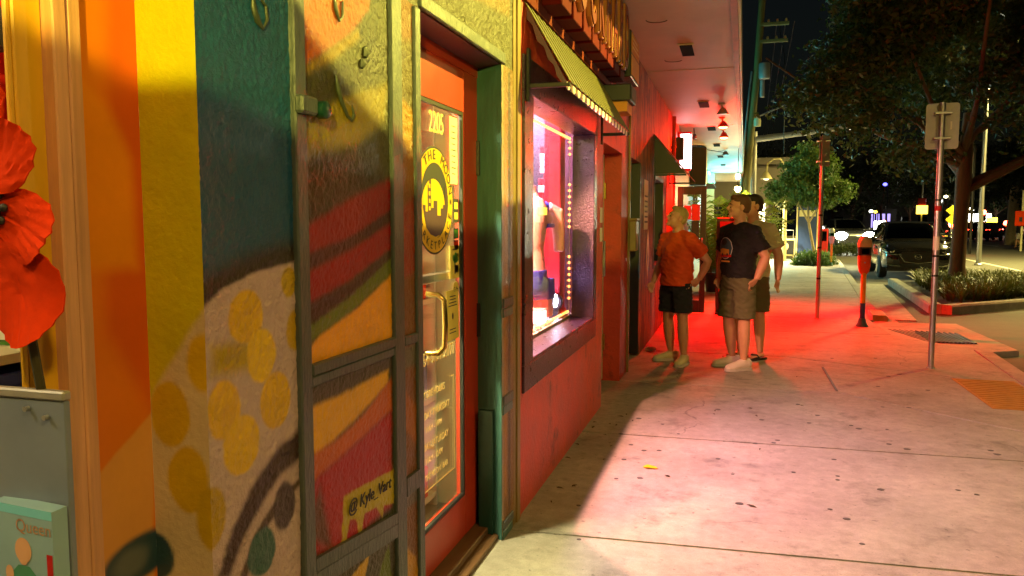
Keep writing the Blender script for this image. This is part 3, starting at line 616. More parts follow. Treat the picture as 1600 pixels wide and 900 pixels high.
# the shopfront at the near corner
fr = shop
build(MB().bbox((-1.19,1.125,0), (-1.150,1.154,3.23), .003), 'door_post', 'wood_pink', fr); build(MB().box((-1.19,1.118,0), (-1.165,1.125,3.23)), 'seam', 'purple_ink', fr); build(MB().bbox((-1.19,1.088,0), (-1.145,1.118,3.23), .003), 'door_post', 'wood_pink', fr)
build(MB().bbox((-1.182,1.030,0), (-1.168,1.087,3.23), .003), 'door_post', 'post_yellow', fr); build(MB().bbox((-1.180,1.020,0), (-1.171,1.0295,3.23), .002), 'door_post', 'post_yellow', fr)
build(MB().box((-3.4,1.345,0), (-1.18,1.365,2.75)), 'inner_wall', 'cream_wall', fr); build(MB().box((-3.45,-2.5,0), (-3.4,1.365,2.75)), 'inner_wall', 'cream_wall', fr); build(MB().box((-3.4,-2.5,2.75), (-1.2,1.365,2.79)), 'ceiling', 'cream_wall', fr)
build(MB().box((-1.3,-2.5,2.35), (-1.2,1.0,3.23)), 'wall_over_opening', 'post_yellow', fr); build(MB().box((-3.4,-2.5,.0), (-1.345,1.34,.03)), 'shop_floor', 'floor_tile', fr)
build(MB().box((-3.5,-2.6,3.24), (-1.04,3.68,3.8)), 'parapet', 'cream_wall', fr)
cl2 = thing('ceiling_lamp', 'round ceiling lamp inside the open shopfront at the corner', 'lamp', (-2.0,.2,2.70)); build(MB().lathe([(.12,.048),(.16,.03),(.15,.0)], (-2.0,.2,2.70), n=24), 'housing', 'white_paint', cl2); build(MB().lathe([(.14,-.002),(.10,-.03),(.02,-.045)], (-2.0,.2,2.70), n=24), 'diffuser', 'tube_warm', cl2)
light('POINT', 'ceiling_lamp_light', (-2.0,.2,2.55), 26, (1.0,.82,.5), cl2, size=.12)
# goods inside the opening
sc = thing('wall_shelf', 'cream shelf with picture books above the blue crates', 'shelf', (-1.7,1.2,.03)); build(MB().box((-2.1,1.06,1.212), (-1.42,1.335,1.232)), 'board', 'cream_paint', sc); build(MB().box((-2.1,1.3,.03), (-2.06,1.335,1.211)), 'leg', 'cream_paint', sc); build(MB().box((-1.86,1.3,.03), (-1.84,1.335,1.211)), 'leg', 'cream_paint', sc)
for k, (x, y, c) in enumerate(((-1.53,1.30,'house book'),(-1.80,1.30,'sea book'))):
    t = thing('picture_book', ('picture book with a red roofed house on its cover','blue picture book left of the house book')[k], 'book', (x,y,1.233)); build(MB().box((x-.11,y-.01,1.233), (x+.11,y+.02,1.345)), 'cover', ('green_plastic','blue_plastic')[k], t)
    build(MB().box((x-.02,y-.014,1.245), (x+.08,y-.0105,1.295)), 'house_print', 'paper', t); build(MB().prism([(x-.03,1.295),(x+.09,1.295),(x+.03,1.325)], 1, y-.014, y-.0105), 'roof_print', 'red_cloth', t)
def crate(x, y, z, label):
    t = thing('crate', label, 'crate', (x,y,z), 'blue crates in the open shopfront'); w, d, h = .40, .30, .17
    build(MB().box((x-w/2,y-d/2,z), (x+w/2,y+d/2,z+.012)), 'base', 'blue_plastic', t); build(MB().bbox((x-w/2-.01,y-d/2-.01,z+h-.03), (x+w/2+.01,y+d/2+.01,z+h), .004), 'rim', 'blue_plastic', t)
    for k in range(9): build(MB().box((x-w/2+k*.046,y-d/2,z+.013), (x-w/2+k*.046+.03,y-d/2+.012,z+h-.031)), 'slat', 'blue_plastic', t)
    build(MB().box((x+w/2-.012,y-d/2+.014,z+.013), (x+w/2,y+d/2,z+h-.031)), 'end', 'blue_plastic', t); build(MB().box((x-w/2,y+d/2-.012,z+.013), (x+w/2-.014,y+d/2,z+h-.031)), 'side', 'blue_plastic', t)
    for k in range(3): build(MB().box((x-.13+k*.1,y-d/2-.003,z+.06), (x-.09+k*.1,y-d/2-.001,z+.11)), 'price_card', 'paper', t)
st = thing('crate_stand', 'dark stand carrying the blue crates in the open shopfront', 'stand', (-1.64,1.19,.03)); build(MB().bbox((-1.86,1.04,.81), (-1.42,1.335,.85), .004), 'top', 'wood_dark', st)
for sx in (-1.83,-1.46):
    for sy in (1.05,1.26): build(MB().box((sx,sy,.03), (sx+.03,sy+.03,.809)), 'leg', 'wood_dark', st)
crate(-1.635, 1.18, .851, 'blue slatted crate under the other crate in the open shopfront'); crate(-1.635, 1.18, 1.022, 'blue slatted crate on top of its stack in the open shopfront')
rc = thing('red_drape', 'bright red pleated drape hanging in the open shopfront', 'drape', (-1.6,1.3,1.5))
for k in range(8): build(MB().tube([(-1.78+k*.045,1.31+.01*(k%2),2.72),(-1.78+k*.045,1.305+.01*(k%2),2.1),(-1.78+k*.042,1.305+.01*(k%2),1.50)], [.02,.024,.028], n=8), 'pleat', 'red_cloth', rc, True)
hat = thing('knit_cap', 'dark knitted cap hanging in front of the red drape', 'cap', (-1.42,1.17,1.7)); build(MB().ell((-1.425,1.17,1.90), (.055,.05,.055)), 'crown', 'purple_ink', hat, True); build(MB().lathe([(.056,-.06),(.06,-.05),(.06,-.02),(.055,-.01)], (-1.425,1.17,1.90), n=16), 'brim', 'ink', hat, True)
# grey display board, table, book and flower
mat('grey_board', srgb(122,132,150), .4, metal=.15, var=.3, scale=2.2, dirt=(srgb(70,84,100), 1.4, .56))
gb = thing('display_board', 'grey sheet metal display board with pale top edge in the doorway', 'board', (-1.25,1.0,0)); build(MB().bbox((-1.62,.992,0), (-1.058,1.004,1.205), .002), 'sheet', 'grey_board', gb); build(MB().bbox((-1.62,.988,1.206), (-1.056,1.0055,1.222), .003), 'edge_strip', 'alu_back', gb)
for x, z in ((-1.132,1.190),(-1.092,1.178)): build(MB().lathe([(.0045,0),(.0045,.008),(.002,.010)], (x,.9915-.010,z), axis=1, n=10), 'rivet', 'steel', gb)
tb = thing('display_table', 'low wooden display table carrying the book below the grey board', 'table', (-1.3,.85,0)); build(MB().bbox((-1.66,.72,.795), (-1.045,.985,.825), .004), 'table_top', 'wood_dark', tb)
for x in (-1.63,-1.08):
    for y in (.74,.95): build(MB().box((x,y,0), (x+.03,y+.03,.794)), 'leg', 'wood_dark', tb)
mat('cover_green', srgb(140,176,190), .4, var=.08); mat('cover_cyan', srgb(120,206,226), .4, var=.05); mat('skin_print', srgb(222,170,130), .5, var=.06); mat('green_print', srgb(70,140,112), .5, var=.06)
bk = thing('gift_book', 'boxed book titled Queen showing a waving figure in green', 'book', (-1.17,.93,.826)); ang = R(-3)
def bkp(u, v, w): return (-1.0565 + u*.985 , .955 - w - u*.10 - .0*v, .826 + v)   # u runs left from the right edge
def bq(u0, u1, v0, v1, w, m, nm):
    mb = MB(); mb.add([bkp(u0,v0,w),bkp(u1,v0,w),bkp(u1,v1,w),bkp(u0,v1,w)], [(0,1,2,3)]); return build(mb, nm, m, bk)
mb = MB(); mb.add([bkp(u,v,w) for w in (0,-.03) for u, v in ((-.145,0),(0,0),(0,.205),(-.145,.205))], [(0,1,2,3),(7,6,5,4),(0,4,5,1),(1,5,6,2),(2,6,7,3),(3,7,4,0)]); build(mb, 'box', 'cover_green', bk)
bq(-.145,0,.190,.205,.0005,'cover_cyan','top_band'); bq(-.016,-.002,.075,.132,.0008,'red_cloth','spine_flag')
build(text_mb('Queen', .031, lambda u, v, w: bkp(-.045+u, .172+v, .001), sx=1.0), 'title', 'skin_print', bk)
def bell(u, v, ru, rv, w, m, nm):
    mb = MB(); mb.add([bkp(u+ru*math.cos(2*math.pi*k/20), v+rv*math.sin(2*math.pi*k/20), w) for k in range(20)], [tuple(range(20))]); build(mb, nm, m, bk)
bell(-.072,.130,.020,.022,.001,'skin_print','hair_print'); bell(-.072,.122,.013,.017,.0015,'skin_print','face_print'); mb = MB(); mb.add([bkp(u,v,.0012) for u, v in ((-.115,.0),(-.030,.0),(-.035,.085),(-.058,.104),(-.085,.104),(-.105,.085))], [(0,1,2,3,4,5)]); build(mb, 'dress_print', 'green_print', bk)
bell(-.107,.086,.010,.014,.0018,'skin_print','hand_print'); bell(-.066,.052,.014,.007,.0018,'skin_print','hand_print'); bell(-.045,.040,.016,.010,.002,'purple_ink','bag_print')
fl = thing('cloth_flower', 'big orange red cloth flower on a dark stem beside the doorway', 'flower', (-1.30,.985,1.23))
fc = at(-8, 325, .965)
for k, (dx, dz, rx, rz) in enumerate(((.023,.083,.070,.062),(.052,-.030,.068,.060),(.034,-.140,.078,.086),(-.05,.11,.055,.06),(-.07,-.07,.06,.06),(-.09,.03,.06,.05),(.0,.16,.045,.055))):
    aa = math.atan2(dz, dx); vs_ = []; fs_ = []; nr, na = 10, 40
    for side_ in (0, 1):
        for i in range(nr + 1):
            q = i/nr
            for j in range(na):
                b_ = 2*math.pi*j/na; rr_ = q*(1 + .015*math.sin(4*b_+k) + .008*math.sin(9*b_+2*k)); u_, w_ = rr_*rx*math.cos(b_), rr_*rz*math.sin(b_)
                along = u_*math.cos(aa)+w_*math.sin(aa); across = -u_*math.sin(aa)+w_*math.cos(aa); ang_ = math.atan2(across, along+.09)
                dep = -.010*math.cos(across*30)*q + .0022*math.sin(ang_*46)*(.3+q) + .003*q*q*math.sin(b_*3+k) - .014*(along/.08)**2*.5
                vs_.append((fc.x+dx+u_, fc.y+.010*(k%3)-.010 + dep + side_*.0025, fc.z+dz+w_))
    off_ = (nr+1)*na
    for side_ in (0, 1):
        for i in range(nr):
            for j in range(na): fs_.append(tuple(side_*off_+x_ for x_ in (i*na+j, i*na+(j+1)%na, (i+1)*na+(j+1)%na, (i+1)*na+j)))
    fs_ += [(nr*na+j, nr*na+(j+1)%na, off_+nr*na+(j+1)%na, off_+nr*na+j) for j in range(na)]
    mb = MB(); mb.add(vs_, fs_); build(mb, 'petal', 'orange_petal', fl, True)
build(MB().ell((fc.x, fc.y-.012, fc.z), (.024,.012,.024)), 'flower_centre', 'ink', fl, True)
for k in range(9): a = k*.7; build(MB().ell((fc.x+.032*math.cos(a), fc.y-.012, fc.z+.032*math.sin(a)), (.007,.006,.007), n=8, m=5), 'stamen', 'ink', fl, True)
build(MB().tube([(fc.x+.01,fc.y+.012,fc.z-.02),(fc.x+.030,fc.y+.02,fc.z-.16),(fc.x+.040,fc.y+.04,fc.z-.36),(fc.x+.045,fc.y+.045,fc.z-.62),(fc.x+.04,fc.y+.05,.83)], .0075, n=8), 'stem', 'stem_green', fl, True)
# ================================================================ the red shop with the lit display window
red = thing('red_shop', 'red painted shop with a purple framed display window', 'shop', (-1.6, 6.0, 0))
Y0, Y1, WZ0, WZ1, WY0, WY1 = 3.69, 6.16, .77, 2.15, 3.90, 5.69
def rbox(a, b, nm='wall', m='wall_red', p=None): return build(MB().box(a, b), nm, m, p or red)
rbox((-1.19,Y0,0), (XW,Y1,.628)); rbox((-1.19,Y0,2.332), (XW,Y1,3.23)); rbox((-1.19,5.812,.628), (XW,Y1,2.332)); rbox((-1.19,Y0,.628), (XW,3.72,2.332))
# purple frame boards
def pf_(a, b): return build(MB().bbox(a, b, .005), 'frame_board', 'purple_frame', red)
pf_((-1.185,3.721,.629), (XW+.014,5.811,WZ0)); pf_((-1.185,3.721,WZ1), (XW+.014,5.811,2.331)); pf_((-1.185,3.721,WZ0+.001), (XW+.014,WY0,WZ1-.001)); pf_((-1.185,WY1,WZ0+.001), (XW+.014,5.811,WZ1-.001))
build(MB().bbox((-1.184,WY0+.001,WZ0+.001), (-1.02,WY1-.001,WZ0+.016), .003), 'sill', 'purple_frame', red)
pane = build(MB().box((-1.196,3.85,.74), (-1.190,5.74,2.18)), 'display_pane', 'shop_glass', red)
# display room
mat('display_back', (.55,.42,.50), .25, var=.25, scale=3, bump=.25, bscale=7); mat('display_dark', (.10,.05,.07), .4, var=.3, scale=3)
dx0 = -2.0
rbox((dx0-.04,3.75,.6), (dx0,6.6,2.5), 'display_back', 'display_back'); rbox((dx0,3.71,.6), (-1.2,3.75,2.5), 'display_side', 'display_back'); rbox((dx0,6.56,.6), (-1.2,6.6,2.5), 'display_side', 'display_back')
rbox((dx0,3.75,2.46), (-1.2,6.56,2.5), 'display_ceiling', 'display_back'); rbox((dx0,3.75,.70), (-1.2,6.56,.80), 'display_floor', 'cream_paint')
rbox((-1.28,5.83,.80), (-1.2,6.56,2.46), 'display_side', 'display_dark')
# gravel of the display floor
gv = []; gf = []
mat('gravel', (.42,.30,.26), .6, var=.5, scale=60)
mbg = MB()
for i in range(900):
    x, y = random.uniform(-1.9,-1.21), random.uniform(4.4,6.4); r = random.uniform(.010,.020); a = random.random()*3
    mbg.add([(x+r*math.cos(a),y+r*math.sin(a),.802),(x+r*math.cos(a+2.1),y+r*math.sin(a+2.1),.802),(x+r*math.cos(a+4.2),y+r*math.sin(a+4.2),.802),(x,y,.802+r*1.1)], [(0,1,3),(1,2,3),(2,0,3)])
g_ = build(mbg, 'gravel', 'gravel'); tag(g_, 'pebbles covering the floor of the lit display window', 'gravel', kind='stuff')
# red column and string lights
col = thing('display_column', 'bright red square column inside the lit display window', 'column', (-1.27,5.62,.80)); build(MB().bbox((-1.36,5.52,.80), (-1.235,5.68,2.455), .006), 'shaft', 'red_cloth', col); build(MB().bbox((-1.37,5.51,.80), (-1.225,5.69,.86), .006), 'plinth', 'red_cloth', col)
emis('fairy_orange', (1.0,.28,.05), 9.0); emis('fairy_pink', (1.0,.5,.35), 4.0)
sl = thing('string_lights', 'string of small orange bulbs edging the display window', 'lights', (-1.21,5.2,.82))
pts = [(-1.205, y, 2.125) for y in np.arange(3.95,5.70,.062)] + [(-1.205,5.695,z) for z in np.arange(2.10,.84,-.045)] + [(-1.205,y,.832) for y in np.arange(5.65,4.4,-.075)]
build(MB().tube(pts, .004, n=5), 'wire', 'paper', sl)
for k, p in enumerate(pts):
    if k > 30 and (k // 4) % 3 == 2 and k < 58: continue
    build(MB().ell(p, (.010,.010,.010), n=6, m=4), 'bulb', 'fairy_orange', sl)
# display lamp shining out on the pavement
emis('lamp_pink', (1.0,.55,.62), 40.0); emis('led_white', (.75,.8,1.0), 55.0)
lp = thing('display_lamp', 'bright pink white lamp at the top of the display window', 'lamp', (-1.5,4.42,2.06)); build(MB().lathe([(.03,.30),(.03,.08),(.055,.05),(.055,.012)], (-1.5,4.42,2.15), n=16), 'housing', 'black_metal', lp, True); build(MB().ell((-1.5,4.42,2.13), (.045,.045,.03)), 'bulb', 'lamp_pink', lp, True)
light('SPOT', 'display_lamp_light', (-1.5,4.45,2.06), 500, (1.0,.39,.27), lp, (-.35,4.62,.9), size=.035, spot=R(128), blend=.3)
cp = thing('fill_panel', 'violet pink light panel under the display window ceiling', 'lamp', (-1.7,5.3,2.43)); emis('fill_violet', (.9,.55,1.0), 3.0); build(MB().bbox((-1.9,4.7,2.435), (-1.5,6.1,2.459), .004), 'housing', 'white_paint', cp); build(MB().box((-1.88,4.72,2.428), (-1.52,6.08,2.434)), 'diffuser', 'fill_violet', cp)  # added fill light that brightens the inside of the display
light('AREA', 'fill_panel_light', (-1.7,5.4,2.42), 130, (1.0,.60,.95), cp, (-1.7,5.4,0), shape=(.3,1.2))
ld = thing('display_spotlight', 'glaring white spotlight on the display floor beside the red column', 'lamp', (-1.28,5.42,.81)); pl = at(868, 470, 5.45)
build(MB().ell(pl, (.020,.035,.05)), 'lens', 'led_white', ld, True); build(MB().lathe([(.055,-.10),(.065,-.09),(.05,0),(.02,.03)], (pl.x-.01,pl.y+.09,pl.z-.01), axis=1, n=14), 'housing', 'black_metal', ld, True); build(MB().box((pl.x-.05,pl.y,.80), (pl.x+.02,pl.y+.06,pl.z-.07)), 'foot', 'black_metal', ld)
light('POINT', 'display_spotlight_light', (pl.x-.06,pl.y-.10,pl.z+.02), 11, (.62,.5,1.0), ld, size=.05)
wb = thing('lit_box', 'small glowing white box at the feet of the mannequin', 'lamp', (-1.33,5.2,.80)); emis('box_glow', (1.0,.85,.8), 2.6); build(MB().bbox((-1.43,5.03,.805), (-1.25,5.16,.90), .006), 'diffuser', 'box_glow', wb); build(MB().bbox((-1.435,5.02,.901), (-1.245,5.17,.912), .003), 'cap', 'paper', wb)
# foil strips, bottles and boxes that crowd the far end of the display
mat('foil', (.75,.55,.75), .18, metal=1., var=.2, scale=30); mat('foil_blue', (.25,.3,.9), .2, metal=.8, var=.2)
fo_ = thing('foil_curtain', 'shiny foil strip curtain at the end of the lit display window', 'curtain', (-1.6,6.4,.85))
for k in range(22): x_ = -1.95 + k*.034; build(MB().tube([(x_,6.42+.02*math.sin(k*2.1),2.45),(x_+.008*math.sin(k),6.40+.03*math.sin(k*1.3),1.7),(x_+.02*math.sin(k*1.7),6.42+.03*math.cos(k),.95+.1*((k*5)%4))], [(.012,.003)]*3, n=4), 'strip', ('foil','foil','foil_blue','foil')[k%4], fo_)
for k, (x_, y_, h_, m_, w_) in enumerate(((-1.62,5.95,.26,'foil_blue','blue'),(-1.52,6.1,.34,'purple_ink','purple'),(-1.70,5.7,.20,'gold','gold'),(-1.47,5.88,.16,'orange_petal','orange'),(-1.60,5.45,.14,'foil','silver'))):
    t = thing('display_bottle', w_ + ' bottle standing on the pebbles of the display window', 'bottle', (x_,y_,.802), 'bottles in the display window'); build(MB().lathe([(.035,0),(.04,.01),(.04,h_*.6),(.016,h_*.75),(.016,h_*.92)], (x_,y_,.803), n=14), 'body', m_, t, True); build(MB().lathe([(.019,h_*.921),(.019,h_)], (x_,y_,.803), n=12), 'cap', 'black_plastic', t); build(MB().lathe([(.0412,h_*.18),(.0412,h_*.48)], (x_,y_,.803), n=14), 'label_band', 'paper', t)
# hung striped scarf and cards
sf = thing('striped_scarf', 'red and white striped scarf hanging inside the display window', 'scarf', (-1.42,5.75,1.45))
for k in range(8): build(MB().bbox((-1.455,5.72+.01*(k%2),1.40+k*.055), (-1.375,5.745+.01*(k%2),1.452+k*.055), .004), 'stripe', 'red_cloth' if k%2 else 'paper', sf)
pc = thing('price_cards', 'stack of pale price cards above the striped scarf', 'cards', (-1.42,5.78,1.88))
for k in range(4): build(MB().box((-1.45,5.76,1.88+k*.05), (-1.385,5.765,1.925+k*.05)), 'card', 'paper' if k < 3 else 'red_cloth', pc)
# mannequin torso
mat('mannequin', srgb(214,150,130), .35, var=.1, scale=5); mat('harness_blue', srgb(40,50,190), .4, var=.15); mat('brief_blue', srgb(40,52,140), .6, var=.2, scale=12)
mn = thing('mannequin', 'headless male mannequin torso in blue harness and briefs', 'mannequin', (0,0,0))
def sec(z, rx, ry, oy=0): return (z, rx, ry, oy)
secs = [(-.30,.085,.085,0),(-.05,.165,.115,0),(.04,.172,.12,0),(.14,.158,.11,.005),(.24,.150,.105,.01),(.36,.165,.115,.0),(.46,.185,.125,-.012),(.54,.190,.118,-.008),(.60,.165,.095,.0),(.635,.09,.07,.0),(.67,.055,.055,.0),(.72,.05,.05,0)]
tor = MB().tube([(0,s[3],s[0]) for s in secs[1:]], [(s[1], s[2]) for s in secs[1:]], n=24)
for s in (-1, 1):
    tor.tube([(s*.10,0,.02),(s*.105,-.005,-.16),(s*.10,-.01,-.27)], [(.095,.10),(.087,.092),(.078,.082)], n=16)
    tor.tube([(s*.15,0,.55),(s*.225,.01,.52),(s*.25,.02,.36),(s*.245,.0,.22)], [.05,.058,.047,.038], n=14); tor.ell((s*.075,-.095,.47), (.078,.04,.055))
    for k in range(3): tor.ell((s*.035,-.098+.004*k,.33-.06*k), (.034,.022,.028))
build(remesh(tor, .008, 5), 'torso', 'mannequin', mn, True)
br = MB().tube([(0,0,-.09),(0,0,-.05),(0,0,.05),(0,0,.09)], [(.150,.105),(.172,.122),(.181,.128),(.178,.124)], n=24)
for s in (-1, 1): br.tube([(s*.10,0,.02),(s*.104,-.004,-.10),(s*.105,-.006,-.14)], [(.098,.103),(.097,.101),(.096,.099)], n=16)
br.ell((0,-.115,-.04), (.05,.04,.06)); build(remesh(br, .008, 3), 'briefs', 'brief_blue', mn, True); build(MB().bbox((-.04,-.140,.035), (.04,-.124,.085), .004), 'waist_label', 'paper', mn)
for s in (-1, 1): build(MB().tube([(s*.02,-.132,.42),(s*.08,-.128,.50),(s*.12,-.07,.585),(s*.12,.02,.60),(s*.09,.10,.5)], (.008,.018) and [(.009,.018)]*5, n=6), 'strap', 'harness_blue', mn, True)
build(MB().tube([(-.18,-.05,.42),(-.10,-.132,.42),(0,-.142,.415),(.10,-.132,.42),(.18,-.05,.42)], [(.009,.018)]*5, n=6), 'chest_strap', 'harness_blue', mn, True); build(MB().lathe([(.020,-.006),(.024,0),(.020,.006)], (0,-.150,.415), axis=1, n=14), 'ring', 'steel', mn)
build(MB().tube([(0,-.145,.40),(.01,-.132,.33),(.012,-.128,.27)], .005, n=6), 'chain', 'steel', mn)
mn.location = (-1.385, 5.20, 1.09); mn.rotation_euler = (0, 0, R(38)); mn.scale = (.93,.93,.93)
build(MB().lathe([(.09,0),(.09,.015),(.015,.02),(.012,.12)], (-1.385,5.18,.802), n=16), 'stand_foot', 'steel', None); tag(bpy.context.scene.objects['stand_foot'], 'round steel stand under the mannequin torso', 'stand')
# ---- awning over the window
mat('awning_cloth', srgb(82,76,26), .7, var=.12, scale=5, bump=.1); mat('awning_stripe', srgb(44,40,14), .7, var=.12, scale=5)
def awning(name, label, y0, y1, x1, ztop, zbot, n, mats, scallop=True):
    t = thing(name, label, 'awning', (XW, (y0+y1)/2, zbot)); th = .008
    for k in range(n):
        a, b = y0 + (y1-y0)*k/n, y0 + (y1-y0)*(k+1)/n; mid = (a+b)/2
        for (p, q, lift, m) in ((a, mid, .006, mats[0]), (mid, b, 0., mats[1])):
            mb = MB(); mb.prism([(XW+.004, ztop+lift), (x1, zbot+lift), (x1, zbot+lift-th), (XW+.004, ztop+lift-th)], 1, p+.0008, q-.0008); build(mb, 'stripe', m, t)
    for y in (y0+.015, y1-.015): build(MB().bbox((XW+.015,y-.011,zbot-.035), (x1+.005,y+.011,zbot-.012), .003), 'arm', 'black_metal', t); build(MB().bbox((XW+.015,y-.02,zbot-.10), (XW+.032,y+.02,zbot+.16), .003), 'arm_plate', 'black_metal', t)
    if scallop:
        for k in range(int((y1-y0)/.065)):
            y = y0+.033+k*.065; mb = MB(); mb.prism([(y-.03,zbot-.012),(y+.03,zbot-.012),(y+.026,zbot-.038),(y,zbot-.05),(y-.026,zbot-.038)], 0, x1-.012, x1-.006); build(mb, 'scallop', ('paper','purple_ink')[k%2], t)
    return t
awning('awning', 'yellow ribbed awning above the lit display window', 3.745, 5.97, -.80, 2.585, 2.20, 19, ('awning_cloth','awning_stripe'))
a1 = MB(); a1.prism([(XW+.016,2.56),(-.81,2.185),(-.83,2.183),(-.86,2.215),(-.875,2.27),(-.905,2.30),(-.925,2.36),(-.96,2.39),(-.985,2.47),(XW+.016,2.50)], 1, 3.748, 3.753); build(a1, 'torn_side', 'purple_ink', bpy.data.objects['awning'])
# ---- flame backing and block letters
mat('flame_red', srgb(80,6,3), .85, spec=.15, var=.2, scale=5); mat('flame_orange', srgb(96,28,6), .85, spec=.15, var=.2, scale=5); mat('letter_fill', srgb(96,20,6), .45, var=.12, scale=8); mat('letter_edge', srgb(150,84,34), .4, var=.08)
sg = thing('letter_sign', 'red sign with big flame edged letters above the yellow awning', 'sign', (XW, 5.1, 2.5))
k = 0; y = 3.70
while y < 6.35:
    w = .11 + .04*((k*37) % 5)/5; h = .12 + .10*((k*53) % 7)/7
    build(MB().prism([(y,2.585),(y+w,2.585),(y+w*.86,2.66),(y+w*.62,2.63+h),(y+w*.45,2.655),(y+w*.2,2.61+h*.7)], 0, XW+.003, XW+.022), 'flame', 'flame_orange', sg); y += w*.92; k += 1
build(MB().box((XW+.001,3.72,2.70), (XW+.016,6.32,3.228)), 'backing', 'flame_red', sg)
for i, ch in enumerate('ROCKHARD'):
    yc = 4.135 + i*.300; hw = .118
    build(MB().bbox((XW+.024,yc-hw,2.635), (-.895,yc+hw,3.20), .004), 'letter_block', 'flame_red', sg)
    pl_ = lambda u, v, w, yc=yc: (-.882 + w, yc + u, 2.925 + v)
    build(text_mb(ch, .70, pl_, .006, bevel=.011, sx=.44), 'letter_outline', 'letter_edge', sg); build(text_mb(ch, .70, lambda u, v, w, yc=yc: (-.862 + w, yc + u, 2.925 + v), .004, bevel=.0, sx=.44), 'letter', 'letter_fill', sg)
bs = thing('box_sign', 'orange and yellow projecting box sign past the big letters', 'sign', (-.95, 6.6, 2.66)); build(MB().bbox((XW+.002,6.46,2.70), (-.86,6.98,3.08), .006), 'case', 'black_metal', bs)
mat('sign_orange', srgb(206,132,26), .45, var=.15, scale=6)
build(MB().box((-.859,6.48,2.90), (-.854,6.96,3.06)), 'upper_panel', 'sign_orange', bs); build(MB().box((-.859,6.48,2.72), (-.854,6.96,2.885)), 'lower_panel', 'sign_orange', bs)
for r in range(3): build(MB().box((-.853,6.52,2.94+.035*r), (-.851,6.92-.06*r,2.955+.035*r)), 'print_line', 'gold_letter', bs)
bb = thing('speaker', 'black loudspeaker box under the end of the letter sign', 'speaker', (-.93,6.25,2.46)); build(MB().bbox((XW+.002,6.02,2.44), (-.80,6.34,2.565), .006), 'case', 'black_plastic', bb); build(MB().box((-.799,6.04,2.455), (-.796,6.32,2.55)), 'grille', 'ink', bb); build(MB().box((XW+.002,6.05,2.36), (-.83,6.32,2.438)), 'bracket', 'sign_orange', bb)
# ---- rest of the red shop: recessed cream door, red pier
rbox((-1.5,Y1+.001,2.14), (XW,7.195,3.23)); rbox((-1.5,7.196,0), (XW,7.66,3.23))
cdr = build(MB().box((-1.23,6.165,.02), (-1.19,6.30,2.13)), 'door', 'cream_paint', red); build(MB().box((-1.23,7.06,.02), (-1.19,7.19,2.13)), 'stile', 'cream_paint', cdr); build(MB().box((-1.23,6.301,1.86), (-1.191,7.059,2.13)), 'rail', 'cream_paint', cdr); build(MB().box((-1.23,6.301,.02), (-1.191,7.059,.30)), 'rail', 'cream_paint', cdr)
build(MB().box((-1.215,6.301,.301), (-1.208,7.059,1.859)), 'pane', 'dark_glass', cdr)
for z in (1.72,1.0,.3): build(MB().bbox((-1.192,7.165,z), (-1.17,7.194,z+.15), .003), 'hinge', 'brass', cdr)
build(MB().tube([(-1.19,6.9,1.35),(-1.14,6.92,1.33),(-1.14,6.92,1.02),(-1.19,6.9,1.0)], .011, n=8), 'pull_handle', 'steel', cdr, True)
build(MB().tube([(-1.206,6.62,1.75),(-1.206,6.78,1.66),(-1.206,6.82,1.52),(-1.206,6.70,1.40),(-1.206,6.66,1.28)], .010, n=6), 'decal_curve', 'gold', cdr)
build(MB().box((-2.5,6.17,.0), (-1.26,7.19,2.4)), 'dark_core', 'dark_paint', red)
for z0, z1 in ((1.50,1.62),(1.35,1.46)): build(MB().box((XW+.0015,6.02,z0), (XW+.003,6.13,z1)), 'flyer', 'paper', red)
rbox((-3.5,3.70,3.24), (-1.04,7.66,3.8), 'parapet', 'wall_red')
# ================================================================ graffiti bar beyond
bar = thing('graffiti_bar', 'bar with a streaky graffiti front and dark doorway past the red shop', 'bar', (-1.6, 11, 0))
def gbox(a, b, nm='wall', m='graffiti_wall'): return build(MB().box(a, b), nm, m, bar)
build(MB().box((XW-.05,7.662,0), (XW+.02,7.705,3.23)), 'trim', 'trim_yellow', bar)
gbox((-1.5,7.706,2.16), (XW,8.74,3.23)); gbox((-1.5,8.741,0), (XW,10.1,3.23)); gbox((-1.5,10.1,2.12), (XW,11.4,3.23)); gbox((-1.5,10.1,0), (XW,11.4,.9)); gbox((-1.5,11.4,0), (XW,12.1,3.23))
gbox((-1.5,12.1,2.3), (XW,13.0,3.23), m='wall_red2'); gbox((-1.5,13.0,0), (XW,17.6,3.23), m='wall_red2'); gbox((-2.6,10.1,.9), (-1.45,11.4,2.12), 'dark_core', 'dark_paint'); gbox((-2.6,7.706,0), (-1.45,8.74,2.2), 'dark_core', 'dark_paint'); gbox((-2.9,12.1,0), (-2.5,13.0,2.4), 'dark_core', 'wall_red2')
build(MB().box((-1.14,10.1,.9), (-1.13,11.4,2.12)), 'window_pane', 'dark_glass', bar)
for a, b in (((-1.15,10.1,.9),(-1.02,10.16,2.12)),((-1.15,11.34,.9),(-1.02,11.4,2.12)),((-1.15,10.161,.9),(-1.02,11.339,.95)),((-1.15,10.161,2.07),(-1.02,11.339,2.12))): build(MB().bbox(a, b, .004), 'window_frame', 'dark_paint', bar)
gd = build(MB().box((-1.2,7.71,.02), (-1.16,7.86,2.15)), 'door', 'cream_paint', bar); build(MB().box((-1.2,8.60,.02), (-1.16,8.73,2.15)), 'stile', 'black_metal', gd); build(MB().box((-1.19,7.861,.02), (-1.17,8.599,2.15)), 'pane', 'dark_glass', gd)
build(MB().tube([(-1.16,8.35,1.3),(-1.11,8.36,1.28),(-1.11,8.36,1.05),(-1.16,8.35,1.03)], .011, n=8), 'pull_handle', 'brass', gd, True)
build(MB().box((-1.16,8.66,.02), (-1.032,8.738,2.158)), 'jamb', 'black_metal', bar)
